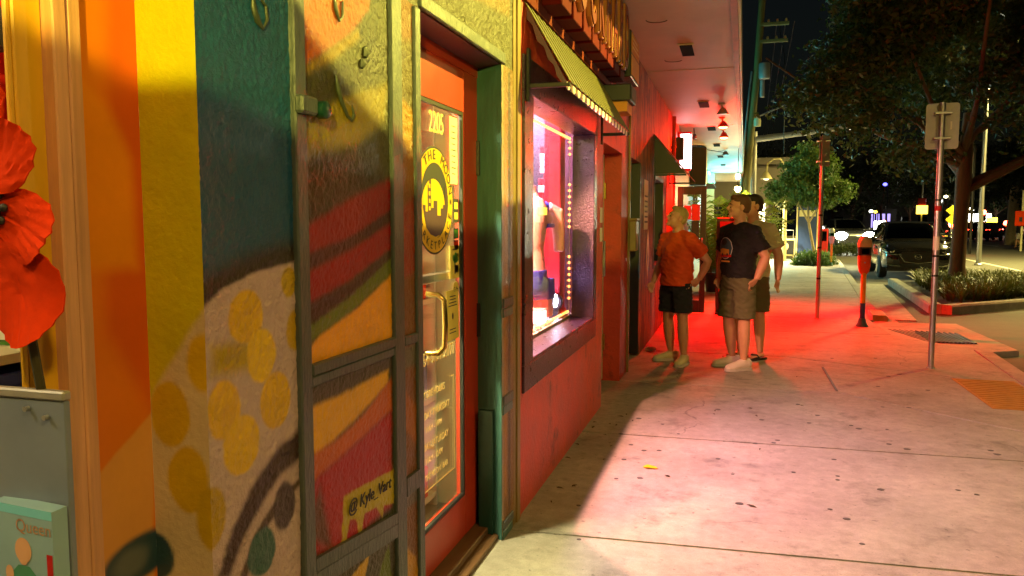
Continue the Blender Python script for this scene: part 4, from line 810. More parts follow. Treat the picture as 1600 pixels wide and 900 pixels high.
mat('trim_olive', srgb(120,104,56), .5, var=.2)
mbx = thing('mailbox', 'olive metal mailbox on the trim beside the dark doorway', 'mailbox', (-1.0,7.69,1.2)); build(MB().bbox((XW+.021,7.60,1.22), (-.94,7.80,1.52), .01), 'body', 'trim_olive', mbx); build(MB().bbox((XW+.021,7.59,1.521), (-.93,7.81,1.545), .006), 'lid', 'trim_olive', mbx)
emis('reader_glow', (1.0,.95,.8), 3.0)
cr_ = thing('door_intercom', 'small glowing white intercom panel beside the dark doorway', 'intercom', (-1.0,8.7,1.3)); build(MB().bbox((-1.145,8.60,1.22), (-1.12,8.65,1.50), .004), 'case', 'orange_petal', cr_); build(MB().box((-1.119,8.605,1.36), (-1.115,8.645,1.49)), 'screen', 'reader_glow', cr_)
pst = thing('poster', 'pale poster pasted on the graffiti front', 'poster', (XW+.003,9.2,1.3)); build(MB().box((XW+.002,9.02,1.42), (XW+.004,9.42,2.0)), 'sheet', 'paper', pst); [build(MB().box((XW+.005,9.06,1.5+.06*k), (XW+.006,9.38,1.52+.06*k)), 'printed_line', 'ink', pst) for k in range(6)]
dm = thing('painted_flame', 'yellow pointed flame emblem painted on the graffiti front', 'emblem', (XW+.003,9.5,.8)); build(MB().prism([(9.45,.82),(9.62,1.02),(9.60,1.22),(9.48,1.42),(9.36,1.22),(9.34,1.02)], 0, XW+.001, XW+.004), 'outer', 'gold', dm); build(MB().prism([(9.46,.98),(9.53,1.08),(9.48,1.24),(9.42,1.08)], 0, XW+.005, XW+.007), 'inner', 'fascia_paint', dm)
mat('awning_green', srgb(120,88,40), .7, var=.2)
aw2 = awning('awning', 'second awning, dark olive, over the bar window past the graffiti', 10.0, 12.2, -.62, 2.62, 2.13, 10, ('awning_green','awning_stripe'), False)
build(MB().prism([(XW+.01,2.6),(-.62,2.12),(XW+.01,2.12)], 1, 10.0, 10.006), 'side_cloth', 'dark_paint', aw2)
dp = thing('downpipe', 'red lit downpipe on the bar wall', 'pipe', (XW+.03,12.4,0)); build(MB().tube([(XW+.04,12.75,0),(XW+.04,12.75,3.2)], .032, n=12), 'pipe', 'wall_red2', dp, True); [build(MB().lathe([(.04,0),(.04,.03)], (XW+.04,12.75,z), n=12), 'collar', 'wall_red2', dp) for z in (.4,1.6,2.7)]
emis('lit_sign', (1.0,.70,.72), 6.0)
ls = thing('lit_sign', 'glaring white vertical lightbox sign on the red wall', 'sign', (-.9,14.3,2.35)); build(MB().bbox((XW+.002,14.05,2.42), (-.80,14.25,3.10), .008), 'case', 'red_cloth', ls); build(MB().box((-.98,14.043,2.46), (-.815,14.049,3.06)), 'face', 'lit_sign', ls); build(MB().box((-.799,14.07,2.46), (-.795,14.23,3.06)), 'face', 'lit_sign', ls)
sp2 = thing('speaker', 'black loudspeaker on the red wall before the glaring lightbox sign', 'speaker', (-.95,13.3,2.5)); build(MB().bbox((XW+.002,13.2,2.55), (-.87,13.4,2.92), .008), 'case', 'black_plastic', sp2); build(MB().box((-1.01,13.195,2.58), (-.89,13.199,2.89)), 'grille', 'ink', sp2)
rbm = thing('box_light', 'dark hanging box with pale side under the soffit past the lightbox sign', 'sign', (-.8,18.3,2.3)); build(MB().bbox((XW+.002,18.0,2.35), (-.68,18.5,3.20), .01), 'case', 'dark_paint', rbm); build(MB().box((-.679,18.03,2.4), (-.672,18.47,3.15)), 'side_panel', 'cream_paint', rbm)
# far end of the block: cyan lit porch
cy = thing('cyan_cafe', 'cafe with a turquoise lit porch at the end of the block', 'cafe', (-1.6,22,0))
def cbox(a, b, nm='wall', m='white_paint'): return build(MB().box(a, b), nm, m, cy)
cbox((-1.5,17.601,0), (XW,19.4,3.23), m='dark_paint'); cbox((-1.5,19.4,0), (XW,22.0,.9)); cbox((-1.5,19.4,2.4), (XW,22.0,3.23)); cbox((-1.2,19.4,.9), (-1.15,22.0,2.4), 'window_pane', 'dark_glass'); cbox((-1.5,22.0,0), (XW,34,3.23)); cbox((XW+.001,27.5,0), (-.75,27.9,3.2), 'pier', 'cream_paint')
for k in range(4): cbox((XW-.10,19.4+k*.85,.9), (XW-.02,19.46+k*.85,2.4), 'mullion', 'black_metal')
aw3 = thing('slatted_awning', 'thin slatted awning frame before the white cafe wall', 'awning', (-.8,19.5,2.2))
for k in range(9): build(MB().bbox((XW+.005,18.9+k*.3,2.40), (-.55,18.94+k*.3,2.43), .003), 'slat', 'dark_paint', aw3)
for x in (-.56,-.8): build(MB().box((x,18.9,2.431), (x+.025,21.4,2.455)), 'rail', 'dark_paint', aw3)
mat('void_black', (.002,.002,.002), .95, var=0., spec=.05)
# ---- canopy: soffit boards, fascia, vents
can = thing('canopy', 'long painted canopy with a peeling pale soffit over the pavement', 'canopy', (-.5, 12, 3.2))
xe = lambda y: -.10 + .010*max(0, y-5)
ye = [-3, 1.5, 4.1, 6.6, 9.1, 11.6, 14.1, 16.6, 19.1, 21.6, 24.4, 28, 34]
for a, b in zip(ye[:-1], ye[1:]):
    z = 3.23 + random.uniform(-.003,.003)
    build(MB().prism([(-3.4 if False else XW-.02,a+.002),(xe(a),a+.002),(xe(b),b-.002),(XW-.02,b-.002)], 2, z, z+.05), 'soffit_panel', 'soffit_paint', can)
    build(MB().prism([(xe(a)+.001,a),(xe(a)+.055,a),(xe(b)+.055,b),(xe(b)+.001,b)], 2, 3.20, 3.52), 'fascia', 'fascia_paint', can)
    build(MB().prism([(xe(a)+.056,a),(xe(a)+.075,a),(xe(b)+.075,b),(xe(b)+.056,b)], 2, 3.30, 3.60), 'gutter_rail', 'cream_paint', can)
build(MB().box((-3.4,-3,3.81), (-.08,34,3.86)), 'roof', 'dark_paint', can)
for x, y, w, l in ((-.51,8.04,.075,.26),(-.49,11.72,.085,.3),(-.47,14.73,.085,.3),(-.45,17.87,.085,.3),(-.43,20.97,.085,.3),(-.41,24.0,.085,.3)):
    build(MB().box((x-w,y-l,3.218), (x+w,y+l,3.2255)), 'vent_frame', 'soffit_paint', can); build(MB().box((x-w+.015,y-l+.02,3.212), (x+w-.015,y+l-.02,3.2175)), 'vent', 'void_black', can)
for x, y in ((-.68,8.5),(-.69,6.8),(-.35,19.2)): build(MB().tube([(x+.09*math.cos(a), y+.09*math.sin(a), 3.224) for a in np.linspace(.4,3.3,14)], .004, n=5), 'cable_loop', 'wood_dark', can)
# ---- lamps under the canopy
emis('red_bulb', (1.0,.12,.03), 26.0); emis('cyan_tube', (.15,.95,.95), 5.0); emis('warm_bulb', (1.0,.75,.25), 30.0); emis('white_bulb', (1.0,1.0,.85), 18.0)
def flood(loc, label, aim, energy, colr, mt, spot=R(125), col2='dark_paint'):
    t = thing('flood_lamp', label, 'lamp', loc, 'flood lamps under the canopy'); x, y, z = loc
    build(MB().lathe([(.05,.0),(.05,-.02),(.02,-.03)], loc, n=12), 'base', col2, t); build(MB().tube([(x,y,z-.02),(x+.02,y-.02,z-.09)], .012, n=8), 'arm', col2, t)
    build(MB().lathe([(.025,-.07),(.045,-.09),(.085,-.15),(.09,-.165)], (x+.02,y-.02,z), n=16), 'hood', col2, t, True)
    if mt: build(MB().ell((x+.02,y-.02,z-.165), (.07,.07,.028)), 'bulb', mt, t, True)
    if energy: light('SPOT', 'flood_lamp_light', (x+.02,y-.02,z-.21), energy, colr, t, aim, size=.05, spot=spot, blend=.8)
    return t
flood((-.24,11.67,3.22), 'dark unlit flood lamp nearest of the soffit lamps', None, 0, None, None, col2='alu_back')
flood((-.26,13.19,3.22), 'nearer of the two glowing red flood lamps under the soffit', (1.0,12.8,0), 2000, (1.0,.0,.0), 'red_bulb', R(130), 'wall_red2')
flood((-.27,14.8,3.22), 'farther of the two glowing red flood lamps under the soffit', (-1.2,11.6,2.0), 270, (1.0,.01,.0), 'red_bulb', R(115), 'wall_red2')
sec_ = thing('security_camera', 'small black security camera hanging from the soffit', 'camera', (-.75,14.6,3.1)); build(MB().tube([(-.78,14.6,3.22),(-.77,14.6,3.12)], .012, n=8), 'mount', 'black_plastic', sec_); build(MB().bbox((-.80,14.48,3.02), (-.73,14.72,3.11), .015), 'body', 'black_plastic', sec_); build(MB().lathe([(.03,0),(.03,.03)], (-.765,14.45,3.065), axis=1, n=12), 'lens', 'ink', sec_)
fan = thing('soffit_fan', 'dark small lamp on a long arm under the pale soffit', 'lamp', (-.35,19.0,3.1)); build(MB().tube([(-.75,18.6,3.2),(-.3,19.2,3.17)], .012, n=6), 'arm', 'dark_paint', fan); build(MB().lathe([(.03,.06),(.07,.0),(.075,-.03)], (-.28,19.2,3.14), n=14), 'shade', 'dark_paint', fan)
ct = thing('neon_tube', 'turquoise glowing tube light along the cafe soffit', 'lamp', (-.5,27,3.1)); build(MB().tube([(-.9,26.2,3.15),(-.9,33,3.15)], .03, n=8), 'tube', 'cyan_tube', ct, True); build(MB().box((-.94,26.1,3.181), (-.86,33.1,3.22)), 'housing', 'white_paint', ct)
light('AREA', 'neon_tube_light', (-.75,27.5,2.75), 230, (.10,.95,1.0), ct, (-.3,27.0,3.3), shape=(.3,7.))
for k, y in enumerate((18.6,24.6,27.0)):
    g = thing('globe_lamp', ('nearest','middle','farthest')[k] + ' of the three bright globe lamps under the cafe canopy edge', 'lamp', (-.02,y,2.9), 'globe lamps at the cafe'); zb = (2.28,2.92,3.02)[k]
    build(MB().tube([(.02,y,3.2),(.02,y,zb+.07)], .008, n=6), 'cord', 'black_metal', g); build(MB().ell((.02,y,zb), (.07,.07,.075)), 'globe', ('warm_bulb','white_bulb','white_bulb')[k], g, True)
    build(MB().lathe([(.02,.10),(.045,.07),(.05,.05)], (.02,y,zb), n=12), 'cap', 'black_metal', g)
    light('POINT', 'globe_lamp_light', (.02,y,zb-.12), (95,9,8)[k], ((1.0,.72,.25),(.85,1.0,.7),(.6,1.0,.85))[k], g, size=.08)
# ================================================================ street lamps that light the scene
emis('street_bulb', (1.0,.85,.35), 20.0); emis('wall_flood', (1.0,.85,.25), 14.0)
def cobra_lamp(x, y, h, reach, label, energy, colr, group='tall street lamps'):
    t = thing('street_lamp', label, 'street lamp', (x,y,-.12), group)
    build(MB().tube([(x,y,-.12),(x,y,h*.6),(x,y,h)], [.09,.075,.06], n=12), 'pole', 'steel', t, True); build(MB().lathe([(.16,0),(.16,.05),(.11,.09)], (x,y,-.12), n=14), 'base', 'steel', t)
    build(MB().tube([(x,y,h-.05),(x+reach*.4,y,h+.35),(x+reach,y,h+.45)], [.05,.04,.035], n=10), 'arm', 'steel', t, True); build(MB().ell((x+reach*1.15,y,h+.44), (.34,.14,.07)), 'head', 'alu_back', t, True); build(MB().ell((x+reach*1.15,y,h+.385), (.20,.10,.04)), 'lens', 'street_bulb', t, True)
    light('SPOT', 'street_lamp_light', (x+reach*1.15,y,h+.28), energy, colr, t, (x+reach*1.15-.2,y,0), size=.4, spot=R(165), blend=.4)
cobra_lamp(7.2, -3.2, 6.4, -2.2, 'tall street lamp behind the viewer at the kerb', 980, (1.0,.70,.20))
cobra_lamp(8.9, 33.0, 7.5, 2.4, 'tall street lamp on the far side of the planted bed', 9500, (1.0,.84,.26))
cobra_lamp(16.5, 23.0, 7.5, -2.6, 'tall street lamp across the road', 5500, (1.0,.74,.18))
wf = thing('wall_floodlight', 'small yellow floodlight on a stand behind the viewer', 'lamp', (1.15,-2.3,0))
lx, ly, lz = .55, -1.75, 2.35
build(MB().tube([(lx,ly-.25,0),(lx,ly-.25,2.35)], .02, n=10), 'pole', 'black_metal', wf, True); build(MB().bbox((lx-.10,ly-.28,lz-.07), (lx+.10,ly-.16,lz+.07), .01), 'housing', 'black_metal', wf); build(MB().box((lx-.08,ly-.159,lz-.05), (lx+.08,ly-.155,lz+.05)), 'lens', 'wall_flood', wf)
for a in (0, 2.1, 4.2): build(MB().tube([(lx,ly-.25,.35),(lx+.35*math.cos(a),ly-.25+.35*math.sin(a),.01)], .012, n=6), 'leg', 'black_metal', wf)
light('SPOT', 'wall_floodlight_light', (lx,ly-.12,lz), 520, (1.0,.88,.12), wf, (lx-1.58*.62, ly+3.6*.62, lz+3.9*.62*math.tan(R(31.5))), size=.012, spot=R(80), blend=.05)
pd = thing('path_lamp', 'post lamp at the kerb right of the viewer', 'street lamp', (3.05,6.0,-.12))
build(MB().tube([(3.05,6.0,-.12),(3.05,6.0,4.45)], [.07,.05], n=12), 'pole', 'black_metal', pd, True); build(MB().tube([(3.05,6.0,4.40),(2.80,5.98,4.30)], .03, n=8), 'arm', 'black_metal', pd, True)
build(MB().bbox((2.62,5.86,4.08), (2.82,6.14,4.32), .02), 'housing', 'black_metal', pd); build(MB().box((2.612,5.90,4.12), (2.618,6.10,4.28)), 'lens', 'wall_flood', pd)
light('SPOT', 'path_lamp_light', (2.59,6.0,4.2), 2300, (1.0,.86,.12), pd, (-1.03,4.25,4.2), size=.02, spot=R(63.7), blend=.006)
# ================================================================ sign posts, meters
def sign_post(x, y, h, label, plate, facing=0):
    t = thing('sign_post', label, 'sign post', (x,y,0)); build(MB().tube([(x,y,0),(x,y,h)], .030, n=12), 'post', 'steel', t, True); build(MB().lathe([(.045,0),(.045,.006),(.032,.012)], (x,y,0), n=12), 'collar', 'kerb_conc', t)
    return t
p1 = sign_post(1.972, 8.76, 2.705, 'steel post with the bare back of a parking sign', True)
def rplate(cx, cy, cz, w, h, th, r, ang):
    mb = MB(); out = []
    for (sx, sz) in ((1,1),(-1,1),(-1,-1),(1,-1)):
        a0 = {(1,1):0,(-1,1):90,(-1,-1):180,(1,-1):270}[(sx,sz)]
        for k in range(5): a = R(a0 + 22.5*k); out.append((sx*(w/2-r)+r*math.cos(a), sz*(h/2-r)+r*math.sin(a)))
    c, s = math.cos(ang), math.sin(ang); n = len(out)
    mb.add([(cx+u*c-t*s*0+(-s)*t, cy+u*s+c*t, cz+v) for t in (0, th) for u, v in out], [tuple(range(n)), tuple(range(n,2*n))[::-1]] + [(i,(i+1)%n,n+(i+1)%n,n+i) for i in range(n)]); return mb
build(rplate(1.985, 8.80, 2.475, .30, .46, .003, .03, R(-8)), 'sign_plate', 'alu_back', p1)
for z in (2.60, 2.35): build(MB().bbox((1.90,8.725,z-.012), (2.06,8.799,z+.012), .004), 'bracket', 'steel', p1)
build(MB().box((2.055,8.788,2.44), (2.095,8.791,2.52)), 'sticker', 'paper', p1)
for z in (1.72, 1.15, .95): build(MB().lathe([(.0315,0),(.0315,.02)], (1.972,8.76,z), n=12), 'band', 'black_metal', p1)
build(MB().lathe([(.0312,0),(.0312,.14)], (1.972,8.76,1.22), n=12), 'sticker', 'paper', p1); build(MB().lathe([(.0312,0),(.0312,.05)], (1.972,8.76,1.62), n=12), 'sticker', 'red_cloth', p1)
p2_ = sign_post(1.255, 12.8, 2.80, 'steel post with two signs seen edge on, lit red', True)
build(rplate(1.225, 12.85, 2.60, .30, .46, .004, .02, R(80)), 'sign_plate', 'alu_back', p2_); build(rplate(1.30, 12.80, 2.60, .30, .46, .004, .02, R(62)), 'sign_plate', 'alu_back', p2_)
for z in (2.75, 2.44): build(MB().bbox((1.17,12.78,z-.01), (1.36,12.86,z+.01), .003), 'bracket', 'steel', p2_)
for z in (1.6, 1.1, .62): build(MB().lathe([(.0315,0),(.0315,.03)], (1.255,12.8,z), n=12), 'band', 'black_metal', p2_)
mat('lamp_cream', srgb(210,196,140), .5, var=.1)
for i, c in enumerate(((200,30,20),(214,88,16),(222,168,30),(40,80,50),(40,66,140),(60,110,130),(200,120,170))): mat('meter_%d' % i, srgb(*c), .45, var=.15, scale=12)
mat('meter_dark', (.03,.03,.032), .35, var=.2)
def meter(x, y, label, sch):
    t = thing('parking_meter', label, 'parking meter', (x,y,0), 'painted parking meters'); hd, wn, bd, up, lo, bs_ = sch
    build(MB().lathe([(.085,0),(.085,.015),(.06,.05),(.045,.12)], (x,y,0), n=16), 'base', bs_, t, True); build(MB().tube([(x,y,.10),(x,y,.34)], .036, n=12), 'lower_post', lo, t, True); build(MB().tube([(x,y,.341),(x,y,.78)], .036, n=12), 'upper_post', up, t, True)
    def slice_(z0, z1, prof, nm, m):
        mb = MB(); n = 16; rings = []
        for z, w in prof: rings.append((z, w))
        mb.tube([(x,y,z) for z, w in rings], [(w*.55, w) for z, w in rings], n=18); build(mb, nm, m, t, True)
    slice_(0,0,[(.76,.045),(.80,.07),(.88,.085),(1.0,.090),(1.03,.090)], 'housing', bd); slice_(0,0,[(1.031,.091),(1.15,.093)], 'window_band', wn); slice_(0,0,[(1.151,.095),(1.20,.098),(1.25,.088),(1.29,.06),(1.31,.03)], 'dome', hd)
    build(MB().bbox((x-.05,y-.058,1.05), (x+.05,y-.05,1.13), .004), 'display', 'dark_glass', t); build(MB().lathe([(.012,0),(.012,.012)], (x,y-.062,.93), axis=1, n=10), 'coin_slot', 'steel', t)
meter(1.79, 12.04, 'near painted parking meter with orange body and dark window band', ('lamp_cream','meter_dark','meter_1','meter_2','meter_4','meter_5'))
meter(3.23, 28.98, 'far rainbow parking meter with pink body and teal foot by the bush', ('alu_back','meter_3','meter_6','meter_1','meter_2','meter_5'))
# ================================================================ utility pole, mast arm, gooseneck lamp
mat('pole_wood', srgb(116,106,54), .7, var=.25, scale=8, stretch=(6,6,.4), bump=.2)
up_ = thing('utility_pole', 'leaning wooden utility pole with crossarms rising behind the canopy', 'pole', (.30,30,-.0))
build(MB().tube([(.20,30,0),(.31,30,2.64),(.45,30,4.96),(.62,30,7.2),(.72,30,9.5),(.80,30,13)], [.17,.16,.14,.13,.12,.10], n=14), 'shaft', 'pole_wood', up_, True); build(MB().tube([(.02,29.9,0),(.14,29.9,2.7),(.27,29.9,5.2),(.42,29.9,7.0)], .035, n=8), 'conduit', 'steel', up_, True)
for z, x in ((8.6,.66),(8.0,.64)): build(MB().box((x,29.85,z), (x+1.0,30.0,z+.10)), 'crossarm', 'pole_wood', up_); [build(MB().lathe([(.03,0),(.05,.05),(.03,.12)], (x+.3+.3*k,29.92,z+.10), n=8), 'insulator', 'cream_paint', up_) for k in range(3)]
build(MB().lathe([(.18,0),(.20,.05),(.20,.5),(.18,.55)], (.86,29.8,6.7), n=14), 'transformer', 'alu_back', up_, True); build(MB().lathe([(.08,0),(.08,.6)], (.80,29.8,6.05), n=10), 'cutout', 'alu_back', up_); build(MB().lathe([(.12,0),(.13,.2),(.1,.3)], (.66,29.75,5.0), n=10), 'lamp_box', 'cream_paint', up_)
build(MB().tube([(1.3,30,8.7),(1.55,30,7.5),(1.62,30,4.0)], .014, n=5), 'wire', 'black_metal', up_); build(MB().tube([(.50,30,5.3),(1.7,30,5.8),(2.9,30,6.3)], [.03,.028,.025], n=8), 'bracket_arm', 'steel', up_)
for x in (1.05, 1.35, 1.65): 
    w_ = thing('power_line', ('nearest','middle','farthest')[int((x-1.05)/.3+.5)] + ' of the three dark wires strung from the utility pole', 'wire', (x,30,8.7)); build(MB().tube([(x+.2,30,8.72),(x+.6,50,8.3),(x+1.2,80,9.0)], .015, n=5), 'strand', 'black_metal', w_)
ma = thing('mast_arm', 'grey horizontal mast arm reaching over the pavement from a post', 'pole', (.62,30.6,0)); build(MB().tube([(.62,30.6,4.62),(2.0,30.6,4.76),(3.6,30.6,4.92)], [.12,.10,.07], n=12), 'arm', 'alu_back', ma, True); build(MB().tube([(.58,30.6,0),(.58,30.6,4.9)], [.13,.11], n=12), 'post', 'alu_back', ma, True); build(MB().bbox((3.5,30.5,4.86), (3.95,30.7,5.0), .02), 'end_fitting', 'alu_back', ma)
emis('goose_bulb', (1.0,.9,.5), 2.0)
gl_ = thing('gooseneck_lamp', 'cream gooseneck street lamp with bell shades by the leafy tree', 'street lamp', (1.83,32,0))
build(MB().tube([(1.83,32,0),(1.83,32,1.6),(1.83,32,3.2)], [.10,.07,.06], n=12), 'pole', 'lamp_cream', gl_, True); build(MB().tube([(1.83,32,3.1),(1.80,32,3.7),(1.60,32,3.98),(1.35,32,3.98),(1.14,32,3.8),(1.10,32,3.45)], .035, n=10), 'gooseneck', 'lamp_cream', gl_, True); build(MB().lathe([(.05,.18),(.10,.12),(.22,-.08),(.23,-.10)], (1.10,32,3.32), n=18), 'shade', 'lamp_cream', gl_, True); build(MB().ell((1.10,32,3.21), (.10,.10,.05)), 'bulb', 'goose_bulb', gl_, True); build(MB().tube([(1.83,32,2.72),(1.1,32,2.74)], .02, n=8), 'banner_arm', 'lamp_cream', gl_)
light('SPOT', 'gooseneck_lamp_light', (1.10,32,3.12), 2600, (.95,.95,.55), gl_, (1.2,31.2,0), size=.1, spot=R(108), blend=.5)
# blue board, news box, red box
nb_ = thing('blue_board', 'tall blue notice board with pale frame and cream band', 'board', (2.75,33,0)); mat('board_blue', srgb(44,62,104), .5, var=.15); build(MB().bbox((2.40,33,.28), (3.10,33.06,2.35), .008), 'panel', 'board_blue', nb_); build(MB().box((2.44,32.99,1.75), (3.06,32.998,2.0)), 'band', 'cream_paint', nb_); [build(MB().box((x,32.98,0), (x+.05,33.07,2.42)), 'leg', 'lamp_cream', nb_) for x in (2.34,3.11)]
nw = thing('poster_stand', 'pale framed stand with a portrait poster left of the blue board', 'stand', (1.98,32.7,0)); build(MB().bbox((1.62,32.7,.18), (2.30,32.8,.86), .012), 'frame', 'lamp_cream', nw); build(MB().box((1.68,32.690,.24), (2.24,32.698,.80)), 'poster', 'dark_paint', nw); build(MB().ell((1.95,32.69,.55), (.10,.005,.14)), 'portrait', 'skin_print', nw); [build(MB().box((x,32.72,0), (x+.04,32.78,.179)), 'leg', 'lamp_cream', nw) for x in (1.66,2.22)]; build(MB().tube([(1.70,32.75,.86),(1.70,32.75,1.2),(2.22,32.75,1.2),(2.22,32.75,.86)], .015, n=6), 'top_rail', 'steel', nw)
nr = thing('red_box', 'red newspaper box behind the young tree trunk', 'box', (3.45,34,0)); build(MB().bbox((3.2,34,.25), (3.65,34.4,1.25), .02), 'case', 'red_cloth', nr); build(MB().box((3.26,33.99,.75), (3.59,33.998,1.15)), 'window', 'dark_glass', nr); build(MB().box((3.38,34.15,0), (3.47,34.25,.249)), 'post', 'black_metal', nr)
# open black door leaf and red menu board on the pavement
od = thing('open_door', 'open black door leaf with red lit glass standing out from the bar', 'door', (-.7,13.0,0))
emis('red_neon', (1.0,.06,.02), 6.0); mat('poster_red', srgb(200,24,14), .5, var=.1)
for a, b in (((-.93,12.98,.02),(-.84,13.02,2.09)), ((-.56,12.98,.02),(-.47,13.02,2.09)), ((-.839,12.98,1.96),(-.561,13.02,2.09)), ((-.839,12.98,.02),(-.561,13.02,.22))): build(MB().box(a, b), 'frame', 'dark_paint', od)
build(MB().box((-.839,12.995,.221), (-.561,13.005,1.959)), 'pane', 'shop_glass', od)
for a, b, m in (((-.83,1.56),(-.71,1.78),'poster_red'), ((-.70,1.54),(-.57,1.80),'poster_red'), ((-.70,1.22),(-.58,1.53),'dark_paint'), ((-.70,1.08),(-.57,1.19),'poster_red')): build(MB().box((a[0],12.985,a[1]), (b[0],12.990,b[1])), 'poster', m, od)
build(MB().tube([(-.53,12.98,1.25),(-.53,12.92,1.23),(-.53,12.92,.98),(-.53,12.98,.96)], .011, n=8), 'pull_handle', 'steel', od, True)
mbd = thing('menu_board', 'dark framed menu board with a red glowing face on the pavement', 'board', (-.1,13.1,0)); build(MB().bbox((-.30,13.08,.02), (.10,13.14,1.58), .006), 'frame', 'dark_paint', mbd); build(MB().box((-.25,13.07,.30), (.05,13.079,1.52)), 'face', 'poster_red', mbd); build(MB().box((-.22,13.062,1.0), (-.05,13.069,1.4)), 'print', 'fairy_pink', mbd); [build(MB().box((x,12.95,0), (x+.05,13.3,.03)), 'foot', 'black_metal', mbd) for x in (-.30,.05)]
# low red interior glow of the bar doorway
ng = thing('red_tube', 'red neon tube inside the bar doorway', 'lamp', (-1.2,12.55,2.2)); build(MB().tube([(-1.3,12.2,2.2),(-1.3,12.9,2.2)], .02, n=8), 'tube', 'red_neon', ng, True); build(MB().box((-1.34,12.15,2.225), (-1.26,12.95,2.255)), 'housing', 'dark_paint', ng); light('POINT', 'red_tube_light', (-1.25,12.55,2.0), 45, (1.0,.05,.02), ng, size=.1)
# leaves and gum on the pavement
mat('gum', (.05,.042,.038), .6, var=.2); mat('dry_leaf', srgb(70,48,24), .7, var=.3)
spots = [(x,y) for x, y in ((1309,750),(1309,744),(1376,765),(1323,811),(1240,738),(1155,787),(1497,766),(1526,773),(1297,796),(1303,718),(1347,850),(1389,694),(1417,702),(1215,688),(1209,692),(1190,656),(1264,661),(1342,670),(1330,665),(1386,671),(1122,717),(1145,741),(1379,636),(1420,637),(1558,710),(1548,704),(1277,649),(1247,632),(1146,618),(970,678),(986,695),(1006,704),(998,654),(1030,704),(1180,693),(905,843),(1000,747),(963,748),(1035,663),(1060,678),(975,718),(904,790),(1122,640),(1372,604),(1388,588),(1405,585),(1450,610),(1368,560),(1300,560))]
for i, (px, py) in enumerate(spots):
    d = _d(px, py); p = CAM + d * ((0 - CAM.z) / d.z); r = random.uniform(.010,.020); mb = MB(); n = 9; a0 = random.random()*6
    ring = [(p.x + r*(1+.25*random.random())*math.cos(2*math.pi*k/n+a0), p.y + r*(.8+.3*random.random())*math.sin(2*math.pi*k/n+a0)) for k in range(n)]
    mb.prism(ring, 2, .0005, .0022); o = build(mb, 'gum_spot', 'gum'); tag(o, 'dark flattened gum spot on the pale pavement', 'gum', 'gum spots trodden into the pavement')
for i in range(26):
    if i < 14: x, y = -1.0 + abs(random.gauss(0,.10)), random.uniform(3.7,6.1)
    elif i < 20: x, y = random.uniform(-.95,.2), random.uniform(4.0,7.0)
    else: x, y = random.uniform(-.2,2.2), random.uniform(4.2,9.0)
    L_ = random.uniform(.012,.030); a = random.random()*6.3; c, s = math.cos(a), math.sin(a); zz = .002; mb = MB()
    P_ = [(-L_,0,0),(-L_*.3,L_*.35,.004),(L_*.5,L_*.22,.006),(L_,0,.002),(L_*.5,-L_*.22,.006),(-L_*.3,-L_*.35,.004)]
    mb.add([(x+u*c-v*s, y+u*s+v*c, zz+w) for u, v, w in P_], [(0,1,2,3,4,5)]); mb.add([(x+u*c-v*s, y+u*s+v*c, zz+w-.0012) for u, v, w in P_], [(5,4,3,2,1,0)])
    tag(build(mb, 'fallen_leaf', 'dry_leaf'), 'small dry brown leaf lying on the pavement', 'leaf', 'dry leaves scattered on the pavement')
yl = at(1023, 740, 4.65); tag(build(MB().add([(-.52,4.66,.004),(-.49,4.69,.012),(-.44,4.68,.006),(-.42,4.65,.003),(-.46,4.63,.010),(-.50,4.64,.008)], [(0,1,2,3,4,5)]), 'fallen_leaf', 'gold'), 'yellow leaf lying on the bright pink lit pavement', 'leaf')
tr_ = thing('paper_scrap', 'crumpled pale paper scrap by the wall near the orange shirt', 'litter', (-.93,9.0,0)); build(MB().ell((-.93,9.0,.03), (.07,.04,.028), n=7, m=5), 'crumple', 'paper', tr_)
# ================================================================ people
mat('skin', srgb(206,150,112), .5, var=.10, scale=12); mat('hair_fair', srgb(168,146,90), .7, var=.25, scale=60); mat('hair_brown', srgb(92,60,34), .7, var=.25, scale=60); mat('hair_dark', srgb(40,28,20), .7, var=.25, scale=60)
mat('shirt_orange', srgb(224,84,14), .8, var=.10, scale=8, bump=.12, bscale=30); mat('shirt_black', (.008,.0065,.006), .85, var=.2, scale=8); mat('shirt_olive', srgb(190,186,136), .85, var=.10, scale=8, bump=.1, bscale=30)
mat('shorts_navy', (.014,.016,.020), .85, var=.2); mat('shorts_khaki', srgb(94,92,58), .85, var=.12); mat('shorts_olive', srgb(92,82,48), .85, var=.12); mat('shoe_cream', srgb(214,206,160), .6, var=.1); mat('shoe_white', srgb(224,212,196), .6, var=.1); mat('sole', (.55,.52,.45), .7, var=.1); mat('sandal', (.03,.022,.018), .6, var=.2)
mat('print_orange', srgb(222,150,50), .7, var=.1); mat('print_blue', srgb(52,76,88), .7, var=.1); mat('eye', (.02,.015,.012), .2); mat('lip', srgb(150,80,66), .5)
def lerp(a, b, t): return tuple(x + (y-x)*t for x, y in zip(a, b))
